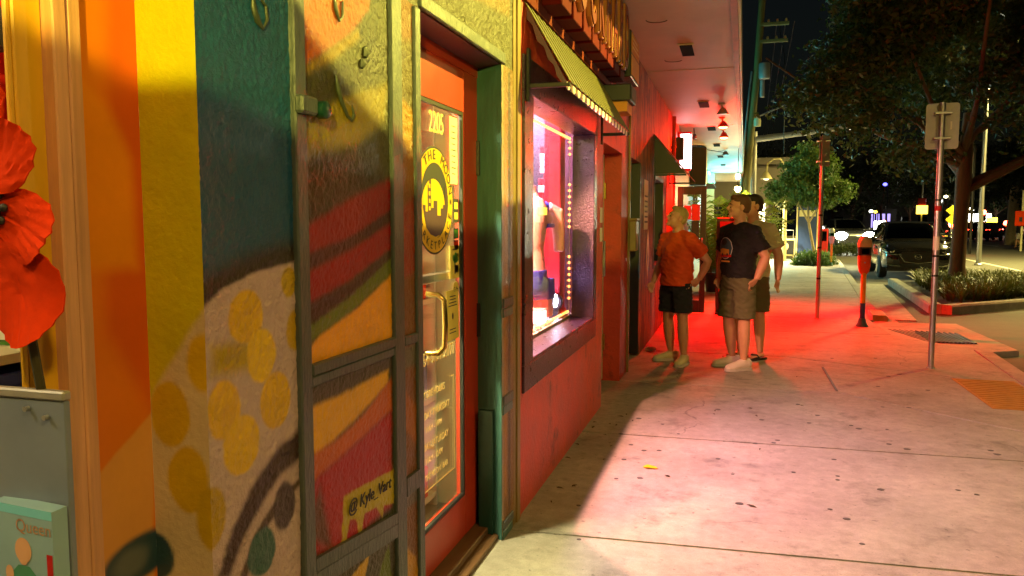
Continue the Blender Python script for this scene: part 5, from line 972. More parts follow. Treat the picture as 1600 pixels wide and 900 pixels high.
def person(label, H, pose, clothes, loc, face, group=None):
    """figure in its own axes: x to its left, -y to its front, z up; pose gives joint positions as fractions of height"""
    root = thing('person', label, 'person'); s = H
    P = lambda k: tuple(c*s for c in pose[k]); g = lambda v: v*s
    b = MB()
    # trunk and neck
    hip, chest, neck, head = P('hip'), P('chest'), P('neck'), P('head'); belly = pose.get('belly', .0)
    shl = {+1: P('shL'), -1: P('shR')}
    trunk = [(lerp(hip,chest,-.12), (g(.080), g(.052))), (hip, (g(.088), g(.058))), (lerp(hip,chest,.4), (g(.082), g(.056+belly))), (lerp(hip,chest,.75), (g(.088), g(.056+belly*.6))), (chest, (g(.090), g(.052))), (lerp(chest,neck,.45), (g(.072), g(.042))), (lerp(chest,neck,.75), (g(.042), g(.037))), (neck, (g(.036), g(.038)))]
    def loft(mb, secs, n=20, yaw=0.): # horizontal elliptical sections
        vs = []; fs = []
        for c, (rx, ry) in secs:
            for k in range(n): a = 2*math.pi*k/n; vs.append((c[0]+rx*math.cos(a), c[1]+ry*math.sin(a), c[2]))
        for i in range(len(secs)-1):
            for k in range(n): fs.append((i*n+k, i*n+(k+1)%n, (i+1)*n+(k+1)%n, (i+1)*n+k))
        fs += [tuple(range(n))[::-1], tuple((len(secs)-1)*n+k for k in range(n))]; mb.add(vs, fs)
    loft(b, trunk)
    b.tube([lerp(neck,chest,.25), neck, lerp(neck,head,.6)], [g(.036), g(.034), g(.034)], n=14)
    # head, turned by head yaw / pitch
    rot = Matrix.Rotation(pose.get('hyaw', 0), 3, 'Z') @ Matrix.Rotation(pose.get('hpitch', 0), 3, 'X')
    hc = Vector(head); hp = lambda x, y, z: tuple(hc + rot @ Vector((g(x), g(y), g(z))))
    b.ell(hc + rot @ Vector((0, g(.006), g(.018))), (g(.0445), g(.056), g(.052)), n=20, m=14, rot=rot); b.ell(hp(0,-.010,-.022), (g(.036), g(.043), g(.045)), n=18, m=12, rot=rot)
    b.tube([hp(0,-.050,.012), hp(0,-.064,-.008), hp(0,-.054,-.016)], [g(.006), g(.010), g(.008)], n=8); b.ell(hp(0,-.046,-.052), (g(.016), g(.014), g(.012)), rot=rot); b.ell(hp(0,-.049,.020), (g(.032), g(.010), g(.007)), rot=rot)
    for sd in (-1, 1): b.ell(hp(sd*.046, .006, -.004), (g(.006), g(.012), g(.019)), rot=rot); b.ell(hp(sd*.022,-.044,-.010), (g(.014), g(.010), g(.013)), rot=rot)
    b.ell(hp(0,-.053,-.031), (g(.014), g(.006), g(.005)), rot=rot)
    # arms with hands
    for nm, sd in (('L', 1), ('R', -1)):
        sh, el, wr, hd = P('sh'+nm), P('el'+nm), P('wr'+nm), P('hd'+nm)
        b.tube([lerp(chest, sh, .7), sh, lerp(sh,el,.35), lerp(sh,el,.8), el, lerp(el,wr,.3), lerp(el,wr,.75), wr], [g(.036), g(.038), g(.034), g(.028), g(.026), g(.028), g(.021), g(.0165)], n=14)
        w, h = Vector(wr), Vector(hd); d = (h-w).normalized(); side = Vector(pose.get('palm'+nm, (0,1,0))); side = (side - d*side.dot(d)).normalized(); nrm = d.cross(side)
        palm = w + (h-w)*.5; rotm = Matrix((side, nrm, d)).transposed(); b.ell(palm, (g(.024), g(.012), (h-w).length*.62), rot=rotm, n=14, m=8)
        for k, (o, L) in enumerate(((-.017,.036),(-.006,.043),(.006,.040),(.017,.031))):
            p0 = w + (h-w)*.8 + side*g(o); p1 = p0 + d*g(L*.5) + nrm*g(.004); p2 = p1 + d*g(L*.45) + nrm*g(.011); b.tube([p0, p1, p2], [g(.0056), g(.0052), g(.0044)], n=8)
        t0 = w + (h-w)*.25 - side*g(.016); b.tube([t0, t0 + d*g(.020) - side*g(.014), t0 + d*g(.040) - side*g(.016)], [g(.0075), g(.0066), g(.0052)], n=8)
    # legs
    for nm, sd in (('L', 1), ('R', -1)):
        hj, kn, an = P('hj'+nm), P('kn'+nm), P('an'+nm)
        b.tube([hj, lerp(hj,kn,.3), lerp(hj,kn,.8), kn, lerp(kn,an,.25), lerp(kn,an,.5), lerp(kn,an,.85), an], [g(.056), g(.052), g(.038), g(.034), g(.036), g(.033), g(.021), g(.020)], n=16)
        a = pose.get('toe'+nm, 0.); dv = Vector((math.sin(a), -math.cos(a), 0)); av = Vector(an); b.tube([av - dv*g(.02) - Vector((0,0,g(.018))), av + dv*g(.04) - Vector((0,0,g(.020))), av + dv*g(.09) - Vector((0,0,g(.026)))], [(g(.02),g(.012)), (g(.024),g(.011)), (g(.020),g(.007))], n=12)
    body = build(remesh(b, .0065, 3), 'body', 'skin', root, True)
    for sd in (-1, 1): build(MB().ell(hp(sd*.0205,-.0525,-.001), (g(.006), g(.004), g(.0035)), n=8, m=6, rot=rot), 'eye', 'eye', root, True)
    for sd in (-1, 1): build(MB().tube([hp(sd*.010,-.0545,.0155), hp(sd*.020,-.0545,.0195), hp(sd*.032,-.0475,.0155)], [g(.0028), g(.0034), g(.002)], n=6), 'eyebrow', clothes['hair'], root)
    build(MB().tube([hp(-.013,-.0525,-.0315), hp(0,-.0590,-.0300), hp(.013,-.0525,-.0315)], [g(.0016), g(.0030), g(.0016)], n=6), 'lips', 'lip', root)
    # hair: a cap that leaves face and ears free
    hm = MB(); hm.ell(hc + rot @ Vector((0, g(.011), g(.026))), (g(.0475), g(.056), g(.050)), n=22, m=14, rot=rot); hm.ell(hp(0,.030,.0), (g(.040), g(.036), g(.040)), rot=rot); hm.ell(hp(0,-.026,.055), (g(.034), g(.026), g(.017)), rot=rot)
    hm = remesh(hm, .006, 2, lambda v: tuple(v + v.normalized()*0 + Vector((mnoise.noise(v*60), mnoise.noise(v*60+Vector((9,0,0))), mnoise.noise(v*60+Vector((0,9,0)))))*.003))
    inv = rot.transposed(); keep = []
    for f in hm.f:
        c = sum((Vector(hm.v[i]) for i in f), Vector())/len(f); q = inv @ (c - hc) / s
        if q.z > .030 - .35*max(0, q.y+.03)*0 or (q.y > .012 and q.z > -.030 + .0*q.y) or (q.y > -.006 and q.z > .012): keep.append(f)
    h2 = MB(); h2.v = hm.v; h2.f = keep; build(h2, 'hair', clothes['hair'], root, True)
    wr_ = lambda amp, fr: (lambda v: tuple(v + Vector((mnoise.noise(v*fr), mnoise.noise(v*fr+Vector((5,1,0))), 0))*amp + Vector((mnoise.noise(Vector((v.x*12+v.z*14, v.y*14, v.z*34-v.x*18))), mnoise.noise(Vector((v.x*16, v.y*14+v.z*16, v.z*30+v.x*16+7))), 0))*amp*.75))
    # shirt
    sm = MB(); hem = clothes.get('hem', -.10)
    secs = [(lerp(hip,chest,hem), (g(.106), g(.078+belly))), (lerp(hip,chest,.15), (g(.108), g(.082+belly))), (lerp(hip,chest,.4), (g(.106), g(.081+belly))), (lerp(hip,chest,.75), (g(.112), g(.080+belly*.6))), (chest, (g(.112), g(.074))), (lerp(chest,neck,.45), (g(.092), g(.060))), (lerp(chest,neck,.72), (g(.058), g(.049))), (lerp(chest,neck,.80), (g(.046), g(.044)))]
    loft(sm, secs, 24)
    for nm in 'LR':
        sh, el = P('sh'+nm), P('el'+nm); sm.tube([lerp(chest, neck, .70), lerp(lerp(chest,neck,.70), sh, .55), sh, lerp(sh,el,.35), lerp(sh,el,.72)], [g(.036), g(.038), g(.047), g(.047), g(.047)], n=16)
    build(remesh(sm, .009, 5, wr_(.017, 9)), 'shirt', clothes['shirt'], root, True)
    # shorts
    tm = MB(); loft(tm, [(lerp(hip,chest,-.30), (g(.088), g(.070))), (hip, (g(.104), g(.076))), (lerp(hip,chest,.10), (g(.103), g(.076+belly*.7)))], 24)
    for nm in 'LR':
        hj, kn = P('hj'+nm), P('kn'+nm); L = clothes.get('leg', .86); tm.tube([hj, lerp(hj,kn,.35), lerp(hj,kn,L-.1), lerp(hj,kn,L)], [g(.060), g(.063), g(.060), g(.062)], n=18)
    build(remesh(tm, .009, 4, wr_(.016, 8)), 'shorts', clothes['shorts'], root, True)
    # footwear
    for nm in 'LR':
        a = pose.get('toe'+nm, 0.); dv = Vector((math.sin(a), -math.cos(a), 0)); sv = Vector((dv.y, -dv.x, 0)); an = Vector(P('an'+nm)); an.z = 0
        foot = lambda f, l, z: an + dv*g(f) + sv*g(l) + Vector((0,0,g(z)))
        if clothes['shoe'] == 'sandal':
            st_ = [(-.045,.018),(-.02,.024),(.03,.024),(.08,.027),(.105,.022),(.118,.010)]; mb = MB(); ring = [foot(f, w, 0) for f, w in st_] + [foot(f, -w, 0) for f, w in st_[::-1]]
            n = len(ring); mb.add([(p.x,p.y,.001) for p in ring] + [(p.x,p.y,g(.012)) for p in ring], [tuple(range(n)), tuple(range(n,2*n))] + [(i,(i+1)%n,n+(i+1)%n,n+i) for i in range(n)]); sh_ = build(mb, 'sandal', 'sandal', root)
            build(MB().tube([foot(.03,.026,.012), foot(.05,.016,.034), foot(.075,0,.036), foot(.05,-.016,.034), foot(.03,-.026,.012)], [(g(.008),g(.005))]*5, n=6), 'strap', 'sandal', sh_, True); continue
        sm_ = MB(); sm_.tube([foot(-.050,0,.030), foot(-.035,0,.034), foot(0,0,.036), foot(.035,0,.030), foot(.075,0,.024), foot(.105,0,.019), foot(.118,0,.016)], [(g(.014),g(.018)), (g(.023),g(.030)), (g(.026),g(.034)), (g(.028),g(.026)), (g(.030),g(.021)), (g(.025),g(.016)), (g(.010),g(.008))], n=16)
        sm_.tube([an + Vector((0,0,g(.03))), an + Vector((0,0,g(.058)))], g(.026), n=14); so_ = build(remesh(sm_, .006, 3), 'shoe', clothes['shoe'], root, True)
        st_ = [(-.052,.012),(-.040,.024),(0,.029),(.04,.031),(.08,.033),(.108,.026),(.122,.010)]; ring = [foot(f, w, 0) for f, w in st_] + [foot(f, -w, 0) for f, w in st_[::-1]]; n = len(ring); mb = MB()
        mb.add([(p.x,p.y,.001) for p in ring] + [(p.x,p.y,g(.016)) for p in ring], [tuple(range(n)), tuple(range(n,2*n))] + [(i,(i+1)%n,n+(i+1)%n,n+i) for i in range(n)]); build(mb, 'sole', 'sole', so_)
        for k in range(3): build(MB().tube([foot(.030+.016*k,.014,.050-.005*k), foot(.032+.016*k,0,.056-.006*k), foot(.030+.016*k,-.014,.050-.005*k)], g(.003), n=5), 'lace', 'sole', so_)
    root.location = loc; root.rotation_euler = (0, 0, face); return root
def stand(**k):
    d = dict(hip=(0,0,.52), chest=(0,.0,.735), neck=(0,.008,.845), head=(0,-.006,.920), shL=(.098,.006,.782), shR=(-.098,.006,.782), elL=(.146,.018,.625), elR=(-.146,.018,.625), wrL=(.158,-.015,.485), wrR=(-.158,-.015,.485), hdL=(.158,-.022,.435), hdR=(-.158,-.022,.435),
             hjL=(.050,0,.500), hjR=(-.050,0,.500), knL=(.058,-.006,.275), knR=(-.058,-.006,.275), anL=(.062,.012,.045), anR=(-.062,.012,.045), palmL=(0,1,0), palmR=(0,1,0), toeL=.15, toeR=-.15)
    d.update(k); return d
# facing angle: 0 looks towards the viewer (-y), negative turns towards the shopfront
man1 = person('man in an orange T-shirt and black shorts with a hand on his hip', 1.70,
    stand(belly=.014, chest=(0,.012,.735), neck=(0,.012,.842), head=(.0,-.002,.912), hyaw=R(-28), hpitch=R(-16), elL=(.178,.085,.645), wrL=(.120,.075,.530), hdL=(.098,.040,.505), palmL=(.5,.2,1), elR=(-.150,.02,.63), wrR=(-.150,-.05,.50), hdR=(-.145,-.08,.46), knL=(.066,-.008,.275), anL=(.092,-.02,.045), anR=(-.062,.03,.045), toeL=.35, toeR=-.45),
    dict(shirt='shirt_orange', shorts='shorts_navy', hair='hair_fair', shoe='shoe_cream', leg=.80, hem=-.14), (-.60,8.38,0), R(-38))
man2 = person('man in a black T-shirt with a van print and khaki shorts, hand in pocket', 1.80,
    stand(belly=.006, hyaw=R(-36), hpitch=R(-2), elL=(.152,.045,.640), wrL=(.128,.005,.520), hdL=(.108,-.018,.482), palmL=(0,1,.2), elR=(-.150,.03,.63), wrR=(-.135,-.01,.51), hdR=(-.120,-.03,.47), anL=(.072,-.02,.045), anR=(-.055,.03,.045), toeL=-.2, toeR=-.5),
    dict(shirt='shirt_black', shorts='shorts_khaki', hair='hair_brown', shoe='shoe_white', leg=.93, hem=.0), (.035,8.22,0), R(-42))
man3 = person('man in an olive T-shirt and sandals standing behind the black T-shirt', 1.82,
    stand(belly=.012, hyaw=R(-40), elL=(.160,.012,.63), wrL=(.172,-.02,.490), hdL=(.170,-.03,.445), elR=(-.165,.012,.63), wrR=(-.185,-.03,.49), hdR=(-.187,-.045,.445), shL=(.103,.006,.782), shR=(-.103,.006,.782), toeL=-.3, toeR=-.6),
    dict(shirt='shirt_olive', shorts='shorts_olive', hair='hair_dark', shoe='sandal', leg=.92, hem=-.16), (.175,8.82,0), R(-24))
# print on the black shirt, laid on the chest in the man's own axes
def chest_print(root, pts, m, nm, off, H=1.80):
    mb = MB(); vs = []
    for u, v in pts:
        x = u*H; z = v*H; rx, ry = .120*H, .086*H; y = -math.sqrt(max(0, 1-(x/rx)**2))*ry - off; vs.append((x, y, z))
    mb.add(vs, [tuple(range(len(vs)))]); me = bpy.data.meshes.new(nm); me.from_pydata(vs, [], mb.f); me.materials.append(M[m]); link(nm, me, root)
def el_(cx, cz, rx, rz, n=22): return [(cx+rx*math.cos(2*math.pi*k/n), cz+rz*math.sin(2*math.pi*k/n)) for k in range(n)]
def grid_print(poly, m, nm, off, n=7):
    xs = [p[0] for p in poly]; x0, x1 = min(xs), max(xs)
    for k in range(n):   # narrow upright strips so the print follows the chest
        a, b = x0+(x1-x0)*k/n, x0+(x1-x0)*(k+1)/n
        def span(x):
            zs = []
            for i in range(len(poly)):
                (ax, az), (bx, bz) = poly[i], poly[(i+1) % len(poly)]
                if (ax <= x) != (bx <= x): zs.append(az + (bz-az)*(x-ax)/(bx-ax))
            return (min(zs), max(zs)) if zs else None
        s0, s1 = span(a+1e-5), span(b-1e-5)
        if s0 and s1: chest_print(man2, [(a,s0[0]),(b,s1[0]),(b,s1[1]),(a,s0[1])], m, nm, off)
pc_x, pc_z = -.018, .690
grid_print(el_(pc_x,pc_z,.052,.062), 'sole', 'shirt_print', .010, 12); grid_print(el_(pc_x,pc_z,.048,.058), 'print_blue', 'shirt_print', .012, 12)
grid_print([(pc_x-.04,.655),(pc_x+.03,.655),(pc_x+.03,.683),(pc_x-.02,.690),(pc_x-.04,.683)], 'print_orange', 'van_print', .014, 6); grid_print([(pc_x-.045,.640),(pc_x+.045,.640),(pc_x+.045,.654),(pc_x-.045,.654)], 'poster_red', 'shirt_print', .014, 6)
for w in (-.02, .018): grid_print(el_(pc_x+w,.655,.007,.008,10), 'ink', 'wheel_print', .016, 4)
grid_print([(pc_x-.035,.612),(pc_x+.035,.612),(pc_x+.035,.620),(pc_x-.035,.620)], 'print_orange', 'caption_print', .012, 5); grid_print(el_(pc_x-.01,.725,.025,.018), 'ink', 'palm_print', .014, 6)
ped = person('distant pedestrian in white shorts and dark top crossing the road', 1.75, stand(knL=(.055,-.09,.28), anL=(.06,-.12,.045), knR=(-.055,.02,.28), anR=(-.06,.13,.06), elL=(.15,.05,.63), wrL=(.15,.06,.49)), dict(shirt='shorts_navy', shorts='shoe_white', hair='hair_dark', shoe='sandal', leg=.85), (17.75,57.5,-.12), R(-80))
# ================================================================ cars
mat('car_black', (.014,.014,.015), .16, metal=.3, var=.1, coat=1.0); mat('car_grey', (.10,.10,.10), .25, metal=.4, var=.1, coat=1.0); mat('car_silver', (.35,.35,.34), .25, metal=.5, var=.1, coat=1.0); mat('chrome', (.7,.7,.68), .12, metal=1., var=.05); mat('tyre', (.018,.017,.017), .8, var=.2, scale=20); mat('rim', (.35,.35,.34), .3, metal=.9, var=.1)
glass('car_glass', (.10,.11,.10), .02, 1.3); glass('lamp_glass', (.85,.88,.85), .05, 1.4)
emis('headlight_on', (1.0,1.0,.72), 60.0); emis('tail_on', (1.0,.05,.02), 14.0); emis('plate_glow', (1.0,1.0,.85), 3.0)
def car(label, paint='car_black', front='lamp_glass', rear='tail_dim', group=None):
    t = thing('parked_car', label, 'car', group=group)
    st = [(-2.28,.66,.36,.66,.74),(-2.22,.80,.28,.78,.88),(-2.05,.88,.24,.86,.98),(-1.6,.915,.24,.92,1.05),(-1.05,.92,.26,.98,1.10),(0,.92,.26,1.0,1.10),(1.4,.92,.26,1.02,1.10),(2.0,.90,.28,1.03,1.10),(2.2,.86,.36,1.0,1.08),(2.28,.78,.45,.9,1.0)]
    mb = MB(); n = None
    for y, w, zb, zs, zt in st:
        half = [(w*.80,zb),(w*.97,zb+.10),(w,zb+.30),(w,zs-.08),(w*.965,zs),(w*.86,zt-.02),(w*.55,zt+.015),(0,zt+.03)]
        ring = [(x, y, z) for x, z in half] + [(-x, y, z) for x, z in half[-2::-1]]; n = len(ring); mb.v += ring
    for i in range(len(st)-1):
        for k in range(n): mb.f.append((i*n+k, i*n+(k+1)%n, (i+1)*n+(k+1)%n, (i+1)*n+k))
    mb.f += [tuple(range(n)), tuple((len(st)-1)*n+k for k in range(n))]; build(mb, 'body', paint, t, 35)
    cab = [(-1.12,.80,1.09,.78,1.10),(-.75,.79,1.09,.70,1.34),(-.25,.785,1.09,.63,1.60),(.2,.785,1.09,.62,1.66),(1.2,.785,1.09,.62,1.655),(1.75,.78,1.09,.62,1.58),(2.12,.76,1.09,.72,1.12)]
    mb = MB(); n = 0
    for y, w0, z0, w1, z1 in cab:
        half = [(w0,z0-.05),(w0*.99,z0+.02),(w1+(w0-w1)*.1,z0+(z1-z0)*.9),(w1*.86,z1),(0,z1+.015)]; ring = [(x,y,z) for x, z in half] + [(-x,y,z) for x, z in half[-2::-1]]; n = len(ring); mb.v += ring
    for i in range(len(cab)-1):
        for k in range(n): mb.f.append((i*n+k, i*n+(k+1)%n, (i+1)*n+(k+1)%n, (i+1)*n+k))
    mb.f += [tuple(range(n)), tuple((len(cab)-1)*n+k for k in range(n))]; build(mb, 'cabin', paint, t, 35)
    mb = MB(); mb.add([(-.70,-1.085,1.145),(.70,-1.085,1.145),(.56,-.34,1.585),(.0,-.32,1.605),(-.56,-.34,1.585)], [(0,1,2,3,4)]); mb.v = [(x, y-.03, z+.012) for x, y, z in mb.v]; build(mb, 'windscreen', 'car_glass', t)
    for s in (-1, 1):
        mb = MB(); mb.add([(s*.797,-.85,1.13),(s*.797,1.75,1.13),(s*.665,1.35,1.55),(s*.665,-.15,1.55)], [(0,1,2,3)]); build(mb, 'side_window', 'car_glass', t)
        m_ = build(MB().ell((s*1.03,-.78,1.12), (.12,.07,.085)), 'mirror', paint, t, True); build(MB().box((min(s*.84,s*.96),-.79,1.06), (max(s*.84,s*.96),-.75,1.09)), 'mirror_arm', paint, m_)
        hl = MB(); hl.add([(s*.50,-2.285,.735),(s*.80,-2.20,.755),(s*.895,-1.98,.80),(s*.895,-1.95,.89),(s*.80,-2.17,.865),(s*.50,-2.262,.80)], [(0,1,2,3,4,5)]); build(hl, 'headlight', front, t); build(MB().tube([(s*.42,-2.30,.715),(s*.62,-2.275,.722),(s*.82,-2.205,.742),(s*.90,-2.0,.79)], .016, n=6), 'chrome_wing', 'chrome', t, True)
        build(MB().ell((s*.66,-2.245,.79), (.05,.02,.035)), 'projector', 'chrome' if front == 'lamp_glass' else front, t, True); build(MB().tube([(s*.45,-2.285,.40),(s*.66,-2.262,.405),(s*.80,-2.20,.44)], .018, n=6), 'bumper_trim', 'chrome', t, True)
        tl = MB(); tl.add([(s*.50,2.285,.93),(s*.84,2.20,.93),(s*.84,2.20,1.03),(s*.50,2.275,1.03)], [(0,1,2,3)]); build(tl, 'tail_light', rear, t)
        for y in (-1.42, 1.40):
            wh = build(MB().lathe([(.20,-.115),(.31,-.115),(.345,-.09),(.352,0),(.345,.09),(.31,.115),(.20,.115)], (s*.82,y,.352), axis=0, n=26), 'wheel', 'tyre', t, 30); build(MB().lathe([(.205,-.03),(.205,.03),(.05,.05)], (s*.93 - (0 if s > 0 else .0),y,.352), axis=0, n=16), 'rim', 'rim', wh)
    gr = build(MB().prism([(-.46,.46),(.46,.46),(.52,.70),(.40,.78),(-.40,.78),(-.52,.70)], 1, -2.305, -2.27), 'grille', 'black_plastic', t); build(MB().tube([(-.47,-2.31,.70),(-.34,-2.315,.52),(0,-2.318,.475),(.34,-2.315,.52),(.47,-2.31,.70)], .016, n=6), 'grille_chrome', 'chrome', gr, True)
    build(MB().tube([(.085*math.cos(a),-2.322,.66+.065*math.sin(a)) for a in np.linspace(0,2*math.pi,18)], .007, n=6), 'emblem_ring', 'chrome', gr); build(MB().tube([(-.075,-2.322,.675),(-.03,-2.322,.665),(0,-2.322,.625),(.03,-2.322,.665),(.075,-2.322,.675)], .007, n=6), 'emblem_wing', 'chrome', gr)
    build(MB().box((-.80,-2.262,.245), (.80,-2.22,.37)), 'lower_intake', 'black_plastic', t); build(MB().tube([(-.72,-1.10,1.13),(0,-1.14,1.135),(.72,-1.10,1.13)], .012, n=5), 'wiper_cowl', 'black_plastic', t)
    for s in (-.33,.33): build(MB().bbox((s-.13,-.1,1.12), (s+.13,.1,1.42), .04), 'seat', 'black_plastic', t)
    return t
mat('tail_dim', srgb(120,14,10), .2, var=.1)
c1 = car('black SUV parked head on behind the planted bed'); c1.location = (5.08,26.3,-.12); c1.rotation_euler = (0,0,R(-3))
c2 = car('oncoming car with glaring headlights down the road', 'car_grey', 'headlight_on'); c2.name = 'oncoming_car'
for s in (-.66,.66):
    build(MB().ell((s,-2.29,.79), (.30,.08,.20)), 'glare_lens', 'headlight_on', c2, True)  # glowing lens oversized so its shape stands in for headlight glare
    light('SPOT', 'headlight_beam', (s,-2.5,.79), 900, (1.0,1.0,.7), c2, (s,-30,-.4), size=.08, spot=R(60), blend=.6)
c2.location = (6.35,50,-.12); c2.rotation_euler = (0,0,R(4)); c2.scale = (1.12,1.12,1.12)
far = [((14.6,66,'grey car with lit tail lights right of the red signal','car_grey')), (20.5,78,'dark car with red tail lights left of the white canopy','car_black'), (22.4,81,'silver car with red tail lights under the white canopy','car_silver'), (27.5,84,'dark car with red tail lights right of the yellow sign','car_black'), (30.2,88,'grey car with red tail lights farthest right','car_grey')]
cb = car('car', 'car_grey', 'lamp_glass', 'tail_on'); first = True
for x, y, lab, pt in far:
    o = cb if first else copy_tree(cb); first = False; o.location = (x,y,-.12); o.rotation_euler = (0,0,R(176)); o['label'] = lab; o['group'] = 'cars with tail lights on in the far road'; o.name = 'distant_car'
    for ch in o.children:
        if ch.name.startswith(('body','cabin','mirror')) and pt != 'car_grey':
            ch.data = ch.data.copy(); ch.data.materials[0] = M[pt]
for ch in cb.children: pass
for x, y, lab in ((3.2+5.2,40,'dark car parked along the kerb beyond the black SUV'), (9.2,47,'second dark car parked far beyond the black SUV')):
    o = copy_tree(c1); o.location = (x,y,-.12); o.rotation_euler = (0,0,R(-4)); o['label'] = lab; o['group'] = 'dark cars parked along the kerb'
# ================================================================ plants
leafmat('leaf_big', (.028,.045,.010), (.080,.100,.022), .3); leafmat('leaf_young', (.05,.10,.015), (.12,.17,.03), .35); leafmat('leaf_bush', (.04,.09,.015), (.09,.15,.03), .3); leafmat('leaf_far', (.020,.034,.010), (.06,.075,.02), .3); leafmat('blade', (.045,.065,.008), (.15,.15,.022), .25); leafmat('frond', (.10,.20,.018), (.20,.29,.035), .45)
mat('bark', srgb(96,66,46), .85, var=.3, scale=9, stretch=(4,4,.6), bump=.6, bscale=26); mat('bark_pale', srgb(168,150,110), .8, var=.2, scale=9)
def leaf_mesh(name, centres, size, m, parent, flat=0., seed=1, aspect=.45):
    rg = np.random.default_rng(seed); n = len(centres); c = np.asarray(centres)
    d = rg.normal(size=(n,3)); d[:,2] *= (1-flat); d /= np.linalg.norm(d, axis=1)[:,None]; e = rg.normal(size=(n,3)); e -= d*(d*e).sum(1)[:,None]; e /= np.linalg.norm(e, axis=1)[:,None]
    L = size*rg.uniform(.6,1.3,n)[:,None]; v = np.stack([c-d*L*.5, c+e*L*aspect*.5, c+d*L*.5, c-e*L*aspect*.5], 1).reshape(-1,3); off = np.array(wloc(parent)) if parent else 0
    v = v - off; me = bpy.data.meshes.new(name); me.vertices.add(n*4); me.vertices.foreach_set('co', v.ravel()); me.loops.add(n*4); me.loops.foreach_set('vertex_index', np.arange(n*4)); me.polygons.add(n); me.polygons.foreach_set('loop_start', np.arange(n)*4); me.update(calc_edges=True)
    a = me.attributes.new('rnd', 'FLOAT', 'POINT'); a.data.foreach_set('value', np.repeat(rg.random(n), 4)); me.materials.append(M[m]); return link(name, me, parent)
def crown_pts(blobs, n, seed, sp=.17):
    """leaf places gathered into twigs within overlapping clumps; the outline stays ragged"""
    rg = np.random.default_rng(seed); vol = np.array([b[3]*b[4]*b[5] for b in blobs]); out = []
    for b, k in zip(blobs, (vol/vol.sum()*n/24).astype(int)+1):
        u = rg.normal(size=(k,3)); u /= np.linalg.norm(u, axis=1)[:,None]; r = rg.random(k)**.45; cen = np.array(b[:3]) + u*r[:,None]*np.array(b[3:6])*(1+rg.normal(0,.10,k))[:,None]
        tw = rg.normal(size=(k,24,3))*sp*np.array([1,1,.7]); out.append((cen[:,None,:]+tw).reshape(-1,3))
    return np.concatenate(out)
def tree(name, label, base, trunk, limbs, blobs, n, size, lm, bm_='bark', seed=1, group=None):
    t = thing(name, label, 'tree', base, group); tk = build(MB().tube(trunk[0], trunk[1], n=12), 'trunk', bm_, t, True)
    for p, r in limbs: build(MB().tube(p, r, n=8), 'limb', bm_, tk, True)
    leaf_mesh('crown', crown_pts(blobs, n, seed, .17 if n > 20000 else .11 if n > 9000 else .4), size, lm, t, seed=seed); return t
rg = random.Random(3)
bx, by = 4.98, 20.0
limbs = []; blobs = []
for k in range(11):
    a = k*2*math.pi/11 + rg.uniform(-.2,.2); L = rg.uniform(2.6,4.6); z1 = rg.uniform(4.2,7.8); e = (bx+L*math.cos(a), by+L*.8*math.sin(a), z1)
    limbs.append(([(bx,by,2.2+.12*k), (bx+L*.4*math.cos(a), by+L*.35*math.sin(a), 3.0+.3*k*.4), e], [.10,.05,.02])); blobs.append((e[0],e[1],e[2],rg.uniform(1.1,1.7),rg.uniform(1.1,1.6),rg.uniform(.8,1.2)))
for k in range(12): blobs.append((bx+rg.uniform(-3.4,3.6), by+rg.uniform(-2.4,2.6), rg.uniform(4.6,9.2), rg.uniform(1.0,1.7), rg.uniform(1.0,1.5), rg.uniform(.7,1.2)))
for q in ((1.6,19.2,4.3,.9,.8,.55),(2.6,18.6,3.6,1.1,.9,.6),(3.6,18.8,3.0,.9,.8,.5),(6.2,18.6,3.4,1.1,1,.5),(7.6,19.2,3.7,1.2,1,.6),(2.0,19.0,5.6,1.3,1,.7),(3.2,18.5,6.4,1.3,1,.8),(8.4,19.5,5.6,1.4,1.2,.9),(1.05,19.4,5.2,.5,.5,.22),(7.2,18.4,6.8,1.5,1.2,1.0),(5.4,18.0,7.6,1.5,1.2,1.),(3.4,18.6,8.4,1.3,1.1,.9),(9.6,20,7.5,1.6,1.4,1.2)): blobs.append(q)
blobs = [((max(b[0],3.35) if b[2] > 5.1 else b[0]),) + tuple(b[1:]) for b in blobs]
tree('shade_tree', 'large dark shade tree rising from the planted bed', (bx,by,0), ([(bx,by,-.02),(bx-.02,by,.5),(bx,by,1.4),(bx+.02,by,2.5),(bx+.1,by+.1,4.0)], [.24,.17,.155,.17,.12]), limbs, blobs, 110000, .15, 'leaf_big', seed=5)
yb = (2.62,29.0,0)
tree('young_tree', 'young leafy green tree leaning over its clipped bush', yb, ([(2.76,29,0),(2.62,29,.7),(2.46,29,1.5)], [.06,.05,.045]), [([(2.46,29,1.5),(2.1,29,2.2),(1.8,29,2.8)], [.035,.025,.015]), ([(2.46,29,1.5),(2.8,29,2.1),(3.1,29,2.6)], [.035,.025,.015]), ([(2.46,29,1.5),(2.4,29.1,2.4),(2.4,29,3.4)], [.035,.028,.012])],
     [(2.0,29,2.9,.6,.6,.40),(2.45,29,3.5,.55,.6,.45),(2.95,29,2.95,.55,.6,.40),(1.85,28.8,3.45,.4,.4,.3),(2.3,28.9,2.5,.8,.6,.4),(3.4,29.2,2.6,.5,.5,.4),(1.45,29,2.5,.45,.4,.3),(2.35,29,4.0,.4,.4,.35),(1.25,29,2.75,.3,.3,.2),(3.0,29.2,3.5,.35,.4,.3),(2.9,29,2.3,.6,.6,.3)] + [(2.35+1.25*math.cos(q*2.4)*(.5+.5*((q*7)%5)/5), 29+.6*math.sin(q*1.9), 3.0+.85*math.sin(q*2.4+.6), .24, .24, .18) for q in range(14)], 15000, .12, 'leaf_young', 'bark_pale', seed=8)
